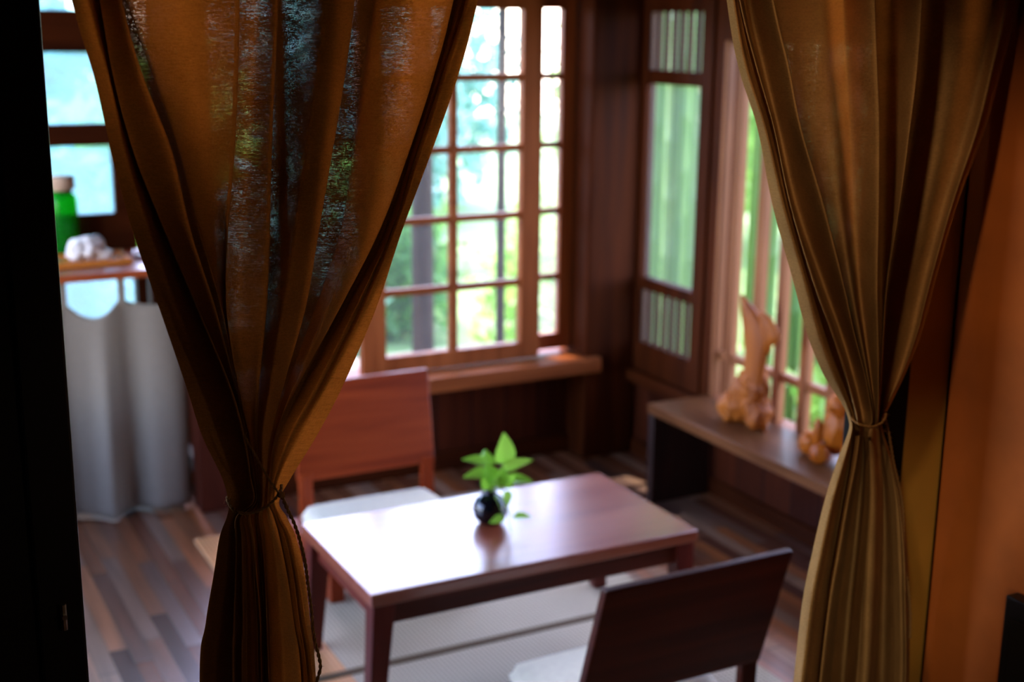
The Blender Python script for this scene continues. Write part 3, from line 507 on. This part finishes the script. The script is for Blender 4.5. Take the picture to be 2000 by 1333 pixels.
for bs, tp, wd, nr in LEAVES:
    leaf(b, off(*bs), off(*tp), wd, nr)
    mid = (TOP+off(*bs))/2+Vector((0,0,.012)); st.tube([TOP-Vector((0,0,.05)), TOP, mid, off(*bs)], [.0018,.0018,.0014,.001], 6)
st.tube([TOP, off(.03,.012,-.02), off(.045,-.03,-.04), off(.05,-.07,-.055), off(.056,-.082,-.07)], .0014, 6)
b.build('foliage', M_pothos, pl, True); st.build('stem', M_stem, pl, True)

# ------------------------------------------------------------------ bench under the barred window
BX0, BX1, BY0, BY1, BZ = 2.385, 2.628, 1.60, 3.545, .352
t = thing('bench', 'long low dark wooden bench under the barred window along the right wall', 'bench', (2.51,2.6,0))
MB().box((BX0,BY0,BZ-.034),(BX1,BY1,BZ),.004).build('bench_top', M_bench, t)
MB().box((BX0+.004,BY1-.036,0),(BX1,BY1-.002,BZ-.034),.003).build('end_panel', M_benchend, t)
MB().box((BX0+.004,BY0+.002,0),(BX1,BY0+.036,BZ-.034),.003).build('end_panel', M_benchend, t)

# driftwood piece: lumpy root base with an upright beak-like blade
def blob(b, c, r, seed, sub=3, amp=.18, freq=2.2, rough=.0):
    from mathutils import noise
    res = bmesh.ops.create_icosphere(b.bm, subdivisions=sub, radius=1)
    for vtx in res['verts']:
        p = vtx.co.copy(); q = p+Vector((seed,seed*2.1,0))
        k = 1+amp*noise.noise(q*freq)*1.6+rough*noise.noise(Vector((q.x*5,q.y*5,q.z*2.4)))
        vtx.co = Vector((c[0]+p.x*r[0]*k, c[1]+p.y*r[1]*k, c[2]+p.z*r[2]*k))
dw = thing('driftwood_sculpture', 'tall gnarled driftwood piece with an upright beak shape on the bench', 'sculpture', (2.54,3.24,BZ))
b = MB()
blob(b, (2.548,3.205,.428), (.056,.088,.080), 2.0, 5, .26, 1.3, .14)
blob(b, (2.528,3.262,.396), (.044,.050,.048), 5.0, 4, .26, 1.6, .14)
blob(b, (2.535,3.135,.402), (.040,.040,.050), 9.1, 4, .26, 1.6, .14)
blob(b, (2.545,3.19,.49), (.038,.056,.07), 11.0, 4, .3, 1.6, .16)
b.build('root_base', M_drift, dw, True)
b = MB()
def blade(pts, b):
    """pts: (y, z, half-width along y, half-thickness along x)"""
    rings = []
    for (yy, zz, hy, hx) in [(p[0]-.004, p[1], p[2]*1.2, p[3]) for p in pts]:
        rings.append([b.bm.verts.new((2.54+hx*math.cos(a), yy+hy*math.sin(a), zz)) for a in [2*math.pi*k/14 for k in range(14)]])
    for a, c in zip(rings[:-1], rings[1:]):
        for k in range(14): b.bm.faces.new((a[k],a[(k+1)%14],c[(k+1)%14],c[k]))
    b.bm.faces.new(rings[0][::-1]); b.bm.faces.new(rings[-1])
blade([(3.20,.44,.060,.036),(3.188,.50,.042,.028),(3.182,.55,.038,.024),(3.178,.60,.043,.023),(3.186,.65,.050,.021),(3.206,.70,.046,.018),(3.234,.735,.027,.014),(3.264,.768,.006,.005)], b)
blade([(3.135,.60,.012,.012),(3.125,.65,.020,.015),(3.125,.69,.034,.015),(3.14,.72,.026,.012),(3.165,.735,.012,.008)], b)
blade([(3.105,.64,.014,.010),(3.098,.67,.022,.012),(3.105,.70,.014,.010)], b)
b.build('upright_blade', M_drift, dw, True)
# small seated figure
cf = thing('carved_figure', 'small seated orange-brown wooden figure with a round head at the near end of the bench', 'figurine', (2.54,2.84,BZ))
b = MB()
blob(b, (2.555,2.805,.445), (.036,.044,.075), 1.0, 4, .10)
blob(b, (2.53,2.885,.385), (.032,.036,.036), 3.0, 3, .10)
blob(b, (2.50,2.805,.38), (.030,.032,.032), 4.0, 3, .10)
blob(b, (2.56,2.74,.39), (.030,.032,.042), 6.0, 3, .10)
blob(b, (2.515,2.835,.435), (.016,.018,.045), 8.0, 3, .1)
b.build('body', M_carve, cf, True)
b = MB(); blob(b, (2.55,2.785,.527), (.036,.042,.036), 2.0, 4, .05); blob(b, (2.515,2.79,.520), (.012,.016,.012), 2.5, 2, .05)
b.build('head', M_carve, cf, True)

# ------------------------------------------------------------------ counter with hanging cloth
t = thing('counter', 'tall red-brown wooden counter at the left under the frosted window', 'counter', (.5,4.35,0))
MB().box((-.3,4.165,.80),(1.0,4.595,.826),.004).build('worktop', M_counter, t)
for x in (-.28, .90):
    MB().box((x,4.50,0),(x+.06,4.56,.80),.004).build('leg', W['dark_z'], t)
MB().box((.90,4.28,0),(.96,4.34,.80),.004).build('leg', W['dark_z'], t)
# scalloped cloth on tabs
def skirt():
    nu, nv = 170, 40; x0, x1 = .12, .972; tabs = [.18,.385,.605,.785,.99]
    vs = []; fs = []
    for i in range(nu+1):
        x = x0+(x1-x0)*i/nu
        k = max(j for j in range(len(tabs)) if tabs[j] <= x or j == 0); a, bb = tabs[k], tabs[min(k+1,len(tabs)-1)]
        s = 0 if bb == a else max(0, min(1,(x-a)/(bb-a)))
        sag = {0:.05,1:.05,2:.062,3:.022,4:0}[k]*math.sin(math.pi*s)**.9
        if x < tabs[0]: sag = 0
        top = .742-sag-(.012 if k == 3 else 0)
        for j in range(nv+1):
            v = j/nv; bot = .010+.004*math.sin(23*x)+.03*max(0,(x-.8))
            z = top+(bot-top)*v
            ph = 2*math.pi*(x+.022*math.sin(17*x))/.19
            y = 4.19+.032*(.25+v*.9)*math.sin(ph+.8*math.sin(5*x)+.5*v)+.006*v*math.sin(2.3*ph+1.3)-.012*math.sin(math.pi*s)*(1-v)
            vs.append((x, y, z))
    for i in range(nu):
        for j in range(nv): a = i*(nv+1)+j; fs.append((a,a+nv+1,a+nv+2,a+1))
    return vs, fs
vs, fs = skirt(); me = bpy.data.meshes.new('cloth'); me.from_pydata(vs, [], fs); me.update()
sk = thing('counter_cloth', 'grey linen cloth hanging from tabs under the red-brown counter', 'cloth', (.55,4.185,.03))
so = link('cloth_panel', me, M_cloth, sk, True); sm = so.modifiers.new('thickness', 'SOLIDIFY'); sm.thickness = .002
for x in (.18,.385,.605,.785):
    MB().box((x-.012,4.178,.715),(x+.012,4.183,.80),.001).build('tab', M_cloth, sk)

# things on the counter
j = thing('glass_jar', 'green glass jar with pale cork lid on the counter, beside the black door', 'jar', (.675,4.53,.826))
MB().lathe([(.044,0),(.05,.006),(.05,.19),(.046,.205),(.038,.212),(.038,.22),(.034,.22),(.034,.208),(.044,.19),(.046,.012),(.0,.01)], 32, (.675,4.53,.826)).build('jar_body', M_green, j, True)
MB().lathe([(.034,.208),(.034,.222),(.045,.226),(.046,.262),(.043,.268),(0,.268)], 28, (.675,4.53,.826)).build('cork_lid', M_cork, j, True)
tr = MB(); tr.box((.55,4.28,.826),(.845,4.46,.834),.002)
for a, c in (((.55,4.28,.830),(.845,4.29,.845)),((.55,4.45,.830),(.845,4.46,.845)),((.55,4.29,.830),(.56,4.45,.845)),((.835,4.29,.830),(.845,4.45,.845))): tr.box(a, c, .001)
tag(tr.build('serving_tray', M_tray), 'orange wooden tray on the counter under the pale lump of stone', 'tray')
b = MB(); blob(b, (.725,4.375,.872), (.058,.042,.040), 3.3, 4, .22, 2.0); blob(b, (.685,4.36,.862), (.034,.03,.03), 1.3, 3, .2); blob(b, (.775,4.365,.850), (.032,.026,.018), 7.7, 3, .2)
tag(b.build('pale_stone', M_stone, None, True), 'pale pinkish rounded stone lying on the orange tray', 'stone')
b = MB(); blob(b, (.612,4.315,.842), (.018,.014,.010), 9.0, 3, .2)
tag(b.build('green_pebble', plain('green_stone', srgb(120,140,84), .5, .2, 40), None, True), 'small greenish pebble on the tray left of the pale stone', 'stone')
dsh = MB().lathe([(.02,0),(.034,.004),(.046,.020),(.044,.021),(.033,.008),(0,.006)], 28, (.915,4.40,.826)).build('small_dish', M_dish, None, True)
tag(dsh, 'white porcelain dish at the right end of the counter behind the curtain', 'dish')

# slim black cabinet against the terracotta wall
t = thing('side_cabinet', 'slim black cabinet against the terracotta wall at the right edge', 'cabinet', (1.475,.95,0))
MB().box((1.474,.70,.03),(1.498,1.232,.79),.003).build('body', M_black, t)
MB().box((1.469,.72,.06),(1.474,1.215,.76),.002).build('door', M_black, t)
for y in (.72,1.19): MB().box((1.476,y,0),(1.496,y+.03,.03)).build('foot', M_black, t)

# ------------------------------------------------------------------ curtains
def curtain(name, rows, opens, lets, ztop, mat, fade, thinf, seed, parent):
    rows = [list(map(list, r)) for r in rows]; n = len(rows[0])
    # up to the rod and down to the floor
    r0, r1 = np.array(rows[0]), np.array(rows[1]); rl, rp = np.array(rows[-1]), np.array(rows[-2])
    cx = r0[:,0].mean()
    up = []
    for k in (1.0, .5):
        a = r0.copy(); dz = ztop-r0[:,2].mean(); sl = (r0-r1)/(r0[:,2:3]-r1[:,2:3])
        a[:,0] += sl[:,0]*dz*k*(1-.45*k); a[:,1] = 1.33+(a[:,1]-1.33)*(1-.2*k); a[:,2] = r0[:,2]+dz*k; up.append(a)
    down = []
    for k in (.33, .66, 1.0):
        a = rl.copy(); dz = .05-rl[:,2]; c = rl[:,0].mean()
        a[:,0] = c+(rl[:,0]-c)*(1+.22*k); a[:,2] = rl[:,2]+dz*k; down.append(a)
    G = np.array(up+[np.array(r) for r in rows]+down)          # rows, lines, 3
    nr = len(G); F = np.array([1,1]+list(fade)+[0,0,0]); TH = np.array([1,1]+list(thinf)+[.2,.2,.2])
    su, sv = 9, 12
    tv = np.linspace(0, nr-1, (nr-1)*sv+1); tu = np.linspace(0, n-1, (n-1)*su+1)
    Gv = cr(G.reshape(nr,-1), tv).reshape(len(tv), n, 3)
    P = cr(Gv.transpose(1,0,2).reshape(n,-1), tu).reshape(len(tu), len(tv), 3)
    op = np.interp(tu, np.arange(n), np.array(opens)); fv = np.interp(tv, np.arange(nr), F); th = np.interp(tv, np.arange(nr), TH)
    wt = np.interp(tv, [0,2,3,4,5,6.5], [1,1,.85,.5,.2,0])
    # small creases
    rs = np.random.RandomState(seed)
    U, V = np.meshgrid(tu, tv, indexing='ij')
    for q in range(14):
        a, c, ph = rs.uniform(.8,3.0), rs.uniform(-.25,.25), rs.uniform(0,6.28)
        P[:,:,1] += .0009*np.sin(a*U+c*V+ph)*np.sin(.35*V+rs.uniform(0,6))
    nu, nv = len(tu), len(tv)
    idx = np.arange(nu*nv).reshape(nu, nv)
    fcs = np.stack([idx[:-1,:-1], idx[1:,:-1], idx[1:,1:], idx[:-1,1:]], -1).reshape(-1,4)
    me = bpy.data.meshes.new(name); me.from_pydata(P.reshape(-1,3).tolist(), [], fcs.tolist()); me.update()
    # cloth metres: width along the top hem, height along the fall
    k0 = np.argmin(abs(tv-2)); ul = np.concatenate([[0], np.cumsum(np.linalg.norm(np.diff(P[:,k0,:],axis=0),axis=1))])
    zl = P[nu//2,:,2]
    uvl = me.uv_layers.new(name='UVMap'); li = np.empty(len(me.loops), dtype=np.int32); me.loops.foreach_get('vertex_index', li)
    uu = ul[li//nv]; vv = zl[li%nv]; uvl.data.foreach_set('uv', np.stack([uu,vv],-1).astype(np.float32).ravel())
    at = me.attributes.new('gauze', 'FLOAT', 'POINT'); at.data.foreach_set('value', (op[:,None]*fv[None,:]).astype(np.float32).ravel())
    a2 = me.attributes.new('thin', 'FLOAT', 'POINT'); a2.data.foreach_set('value', np.broadcast_to(th[None,:]*(wt[None,:]*np.interp(tu, np.arange(n), np.array(lets[0]))[:,None]+(1-wt)[None,:]*np.interp(tu, np.arange(n), np.array(lets[1]))[:,None]),(nu,nv)).astype(np.float32).ravel())  # gathered layers plus painted fold shade, per fold line
    return link(name, me, mat, parent, True)

def twine(name, pts, r, parent, seed=1, fuzz=24):
    P = cr(np.array(pts), np.linspace(0, len(pts)-1, len(pts)*24))
    dist = np.concatenate([[0], np.cumsum(np.linalg.norm(np.diff(P,axis=0),axis=1))])
    b = MB()
    tan = np.gradient(P, axis=0); tan /= np.linalg.norm(tan,axis=1)[:,None]
    ref = np.array([0.2,1,.1]); s1 = np.cross(tan, ref); s1 /= np.linalg.norm(s1,axis=1)[:,None]; s2 = np.cross(tan, s1)
    for ph in (0, math.pi):
        a = dist/(r*7.5)*2*math.pi+ph
        Q = P+(s1*np.cos(a)[:,None]+s2*np.sin(a)[:,None])*r*.55
        b.tube(Q.tolist(), r*.62, 6)
    rs = random.Random(seed)
    for q in range(fuzz):
        i = rs.randrange(len(P)); p = Vector(P[i]); d = Vector((rs.uniform(-1,1),rs.uniform(-1,1),rs.uniform(-1,1))).normalized()
        b.tube([p, p+d*rs.uniform(.002,.005), p+d*.006+Vector((0,0,rs.uniform(-.003,.003)))], .00018, 3)
    return b.build(name, M_cord, parent, True)

fadeA = [1,.95,.75,.55,.28,.06,0,0,0,0,0,0,0,0]; thinA = [.95,.85,.62,.46,.44]+[.44]*9
ca = thing('linen_curtain', 'brown gauzy linen curtain on the left of the doorway, tied low with twine', 'curtain', (.42,1.33,.05), 'tied linen doorway curtains')
curtain('cloth_panel', CURTAIN_A, OPEN_A, THIN_SHADE_A, 1.985, M_lin, fadeA, thinA, 3, ca)
cb = thing('linen_curtain', 'tan linen curtain on the right of the doorway, tied beside the terracotta wall', 'curtain', (1.27,1.33,.05), 'tied linen doorway curtains')
fadeB = [.8,.75,.7,.55,.3,.08,0,0,0,0,0,0,0,0,0]; thinB = [.85,.8,.7,.55,.42,.35,.3,.25,.22,.2,.2,.2,.2,.2,.2]
curtain('cloth_panel', CURTAIN_B, OPEN_B, THIN_SHADE_B, 1.985, M_linR, fadeB, thinB, 8, cb)
tw = thing('twine_tie', 'thin jute twine knotted round the left curtain with one long end hanging', 'cord', (.37,1.31,1.09), 'twine curtain ties')
lp = twine('loop', [(.352,1.342,1.090),(.3475,1.322,1.091),(.350,1.304,1.087),(.361,1.296,1.085),(.375,1.293,1.088),(.388,1.294,1.094),(.400,1.304,1.100),(.408,1.328,1.10),(.395,1.352,1.097),(.37,1.356,1.092),(.352,1.342,1.090)], .0016, tw, 2, 30)
twine('tail', [(.398,1.298,1.101),(.390,1.288,1.112),(.382,1.286,1.126),(.373,1.285,1.145),(.364,1.287,1.164),(.359,1.29,1.175)], .0013, tw, 4, 10)
twine('hanging_end', [(.400,1.300,1.100),(.407,1.306,1.083),(.416,1.308,1.061),(.4225,1.31,1.04),(.428,1.31,1.013),(.431,1.31,.984),(.434,1.31,.952),(.436,1.31,.92),(.441,1.31,.894),(.443,1.31,.877),(.438,1.31,.86),(.433,1.31,.834)], .0019, tw, 5, 26)
b = MB(); blob(b, (.3995,1.297,1.100), (.0045,.0045,.004), 1, 2, .2); b.build('knot', M_cord, lp, True)
tw = thing('twine_tie', 'frayed jute twine round the right curtain, hanging beside the ochre wall', 'cord', (1.23,1.31,1.07), 'twine curtain ties')
twine('loop', [(1.242,1.346,1.075),(1.233,1.328,1.074),(1.224,1.305,1.069),(1.236,1.293,1.064),(1.252,1.292,1.064),(1.272,1.300,1.067),(1.298,1.326,1.068),(1.297,1.345,1.07),(1.27,1.358,1.073),(1.242,1.346,1.075)], .0018, tw, 7, 20)
twine('hanging_end', [(1.276,1.303,1.066),(1.285,1.31,1.059),(1.297,1.312,1.031),(1.311,1.314,.991),(1.328,1.315,.949),(1.337,1.315,.916),(1.344,1.315,.867),(1.351,1.315,.825),(1.361,1.315,.791),(1.37,1.315,.748),(1.374,1.315,.705)], .0021, tw, 9, 70)

# ------------------------------------------------------------------ outside
struct(MB().box((-9,4.75,-.45),(16,26,-.35)).build('ground', plain('garden_ground', srgb(120,140,80), .9, .3, 2)))
struct(MB().box((2.74,-6,-.45),(16,4.75,-.35)).build('ground_side', plain('garden_ground_side', srgb(70,92,48), .9, .4, 2)))
struct(MB().box((1.0,4.24,.10),(2.75,5.3,.145),.004).build('veranda', plain('deck', srgb(110,100,88), .7, .1, 8)))
for nm, xc, yc, r, lab in (('veranda_post',2.28,5.2,.05,'thick round weathered post standing outside the back window'),
                    ('veranda_post',2.667,5.2,.022,'thin weathered post standing outside near the corner of the window')):
    tag(MB().lathe([(r,0),(r*.97,.8),(r,2.5)], 20, (xc,yc,.145)).build(nm, M_post_out, None, True), lab, 'post', 'posts outside the back window')

def leaves_mesh(name, n, pts_fn, size, mat, parent, seed, droop=.3, asp=.4):
    rs = np.random.RandomState(seed); P = pts_fn(rs, n)
    d = rs.normal(size=(n,3)); d[:,2] -= droop*2; d /= np.linalg.norm(d,axis=1)[:,None]
    s = np.cross(d, rs.normal(size=(n,3))); s /= np.linalg.norm(s,axis=1)[:,None]; up = np.cross(d, s)
    L = size*rs.uniform(.6,1.4,n)[:,None]; w = L*asp*.5
    V = np.stack([P, P+d*L*.45+s*w, P+d*L-up*L*.15, P+d*L*.45-s*w], 1).reshape(-1,3)
    I = np.arange(n)[:,None]*4+np.array([[0,1,2,3]])
    me = bpy.data.meshes.new(name); me.from_pydata(V.tolist(), [], I.tolist()); me.update()
    return link(name, me, mat, parent)
def ell(c, r):
    def f(rs, n):
        p = rs.normal(size=(n,3)); p /= np.linalg.norm(p,axis=1)[:,None]; p *= rs.uniform(.35,1,n)[:,None]**.5
        p *= 1+.25*np.sin(5*p[:,:1]+3*p[:,1:2]+c[0]*7)
        return p*np.array(r)+np.array(c)
    return f
G1 = leaf_mat('leaf_fresh', srgb(120,170,70), srgb(190,220,110), .5, .35)
G2 = leaf_mat('leaf_mid', srgb(70,120,60), srgb(140,190,100), .5, .3)
G3 = leaf_mat('leaf_cool', srgb(90,145,125), srgb(165,210,195), .45, .25)
M_bark = wood('bark', srgb(90,74,60), srgb(140,120,100), 2, .9)
M_bam = wood('bamboo_skin', srgb(84,118,58), srgb(150,172,96), 2, .35, .5)
def tree(nm, lab, c, r, n, size, mat, seed, cat='tree', grp='trees outside the windows'):
    t = thing(nm, lab, cat, (c[0],c[1],-.35), grp)
    MB().tube([(c[0],c[1],-.35),(c[0]+.05,c[1],c[2]*.5),(c[0],c[1]+.05,c[2])], [.09*r[0]**.5,.07*r[0]**.5,.03], 10).build('trunk', M_bark, t, True)
    leaves_mesh('foliage', n, ell(c, r), size, mat, t, seed)
def bush(lab, c, r, n, size, mat, seed, grp='bushes outside the windows'):
    t = thing('bush', lab, 'bush', (c[0],c[1],-.35), grp)
    MB().tube([(c[0],c[1],-.35),(c[0],c[1],c[2])], [.03,.015], 8).build('stem', M_bark, t, True)
    leaves_mesh('foliage', n, ell(c, r), size, mat, t, seed, .1)
bush('pale green bush outside seen through the left columns of the grid window', (2.0,6.45,.15), (.5,.45,.6), 2600, .13, G3, 1)
bush('bright yellow-green bush outside behind the narrow right pane of the grid window', (3.6,6.2,.1), (.48,.45,.6), 2600, .10, G1, 2)
bush('mid green bush outside low behind the thin veranda post', (3.0,7.75,.1), (.6,.5,.6), 2600, .14, G2, 3)
bush('cool green bush outside the frosted window behind the counter', (.55,6.8,.4), (.6,.55,.8), 2600, .18, G3, 4)
bush('yellow-green bush outside the lower part of the barred window', (4.3,4.15,-.05), (.5,.5,.4), 2600, .12, G1, 5)
bush('mid green bush outside the near part of the barred window', (4.6,2.5,.1), (.55,.6,.5), 2400, .14, G2, 6)
bush('yellow-green bush outside glimpsed through the gauze of the left curtain', (1.9,8.7,.55), (.7,.55,.85), 4200, .12, G1, 7)
tree('broadleaf_tree', 'tall pale green tree outside beyond the grid window', (3.6,10.7,.9), (1.1,.95,1.15), 7000, .2, G3, 11)
tree('broadleaf_tree', 'fresh green tree outside behind the narrow right pane', (6.9,9.9,.9), (1.0,1.0,1.2), 6000, .17, G1, 12)
tree('broadleaf_tree', 'cool green tree outside above the counter window', (.6,10.6,.9), (1.15,1.1,1.15), 6000, .25, G3, 13)
tree('broadleaf_tree', 'dense green tree outside beyond the barred window', (7.6,4.4,.8), (1.3,1.4,1.2), 8000, .18, G2, 14)
tree('broadleaf_tree', 'bright green tree outside beyond the bamboo', (8.9,7.5,.8), (1.05,1.05,1.3), 7000, .18, G1, 15)
tree('broadleaf_tree', 'pale tree outside farthest beyond the grid window posts', (5.0,13.0,.9), (1.5,1.2,1.3), 7000, .2, G3, 16)
# bamboo culms outside the right-hand panel
bl = bpy.data.objects
def culm(x, y, h, r, lean, seed):
    t = thing('bamboo_culm', 'pale green bamboo culm in the clump outside the hazy glass panel', 'bamboo', (x,y,-.35), 'bamboo clump outside the right wall')
    pts = []; rad = []
    n = int(h/.28)
    for i in range(n+1):
        z = -.35+h*i/n; o = lean*(i/n)**2
        for dz, k in ((-.012,1),(0,1.1),(.012,1)):
            pts.append((x+o[0] if False else x+lean*(i/n)**2, y+lean*.6*(i/n)**2, z+dz)); rad.append(r*k*(1-.35*i/n))
    MB().tube(pts, rad, 10).build('stalk', M_bam, t, True)
rr = random.Random(4)
spots = []
while len(spots) < 46:
    q = (4.0+rr.uniform(-.4,1.1), 5.45+rr.uniform(-.8,1.3))
    if all(math.dist(q, o) > .125 for o in spots): spots.append(q)
for k, (x, y) in enumerate(spots):
    culm(x, y, rr.uniform(3.2,4.4), rr.uniform(.024,.045), rr.uniform(-.02,.02), 100+k)
# unseen eaves; back one shaped to block sun, slot added for a dapple
roofb = MB(); roofb.box((-1.7,4.40,2.32),(1.93,5.6,2.38)); roofb.box((2.16,4.40,2.32),(3.5,5.6,2.38))
struct(roofb.build('roof_back_sun_slot', M_ceil))
struct(MB().box((2.95,-1.9,2.32),(3.5,4.40,2.38)).build('roof_side', M_ceil))

# ------------------------------------------------------------------ light
wd = bpy.data.worlds.new('World'); bpy.context.scene.world = wd; wd.use_nodes = True
nt = wd.node_tree; bg = nt.nodes['Background']; sky = nt.nodes.new('ShaderNodeTexSky'); sky.sky_type = 'NISHITA'
sky.sun_disc = False; sky.sun_elevation = math.radians(58); sky.sun_rotation = math.radians(20); sky.dust_density = 1.2; sky.air_density = 1.0
tn = nt.nodes.new('ShaderNodeMix'); tn.data_type = 'RGBA'; tn.blend_type = 'MULTIPLY'; tn.inputs[0].default_value = 1; tn.inputs[7].default_value = (1.05,.945,1.09,1)
nt.links.new(sky.outputs[0], tn.inputs[6]); nt.links.new(tn.outputs[2], bg.inputs['Color']); bg.inputs['Strength'].default_value = 2.9
def lamp(kind, name, loc, target, energy, col, **kw):
    l = bpy.data.lights.new(name, kind); l.energy = energy; l.color = col
    for k, v in kw.items(): setattr(l, k, v)
    o = bpy.data.objects.new(name, l); C.objects.link(o); o.location = loc
    o.rotation_euler = (Vector(target)-Vector(loc)).to_track_quat('-Z','Y').to_euler(); return o
lamp('SUN', 'sun', (3,8,9), (3+.33,8-1.1,9-2.2), 11, (1,.93,.82), angle=.009)
lamp('SPOT', 'front_room_window_light', (.1,-.05,.85), (1.335,1.325,.76), 24, (1,.90,.66), spot_size=math.radians(15), spot_blend=.45, shadow_soft_size=.10)
lamp('SPOT', 'left_curtain_fill', (1.25,-.35,1.55), (.43,1.33,.98), 4.5, (1,.78,.5), spot_size=math.radians(26), spot_blend=.6, shadow_soft_size=.08)  # added fill spot to brighten the left curtain and its cord
lamp('SPOT', 'front_room_ceiling_lamp', (.55,.86,1.98), (1.33,1.31,1.0), 18, (1,.70,.42), spot_size=math.radians(58), spot_blend=.8, shadow_soft_size=.03)

# ------------------------------------------------------------------ camera
f_px, pitch, yaw, roll = 2540.26, .23912, .483505, .010577
fw = Vector((math.sin(yaw)*math.cos(pitch), math.cos(yaw)*math.cos(pitch), -math.sin(pitch)))
r = fw.cross(Vector((0,0,1))).normalized(); u = r.cross(fw)
r2 = math.cos(roll)*r+math.sin(roll)*u; u2 = -math.sin(roll)*r+math.cos(roll)*u
cam = bpy.data.cameras.new('camera'); co = bpy.data.objects.new('camera', cam); C.objects.link(co)
co.matrix_world = Matrix(((r2.x,u2.x,-fw.x,0),(r2.y,u2.y,-fw.y,0),(r2.z,u2.z,-fw.z,1.6),(0,0,0,1)))
cam.sensor_width = 36; cam.lens = f_px*36/2000; cam.clip_start = .05
cam.dof.use_dof = True; cam.dof.focus_distance = 1.46; cam.dof.aperture_fstop = cam.lens/11.4
sc = bpy.context.scene; sc.camera = co
sc.view_settings.view_transform = 'Standard'; sc.view_settings.look = 'None'; sc.view_settings.gamma = 1; sc.view_settings.use_curve_mapping = False
sc.view_settings.exposure = 0.0
try:
    sc.cycles.use_denoising = True; sc.cycles.max_bounces = 10; sc.cycles.transparent_max_bounces = 24; sc.cycles.sample_clamp_indirect = 6
except Exception: pass
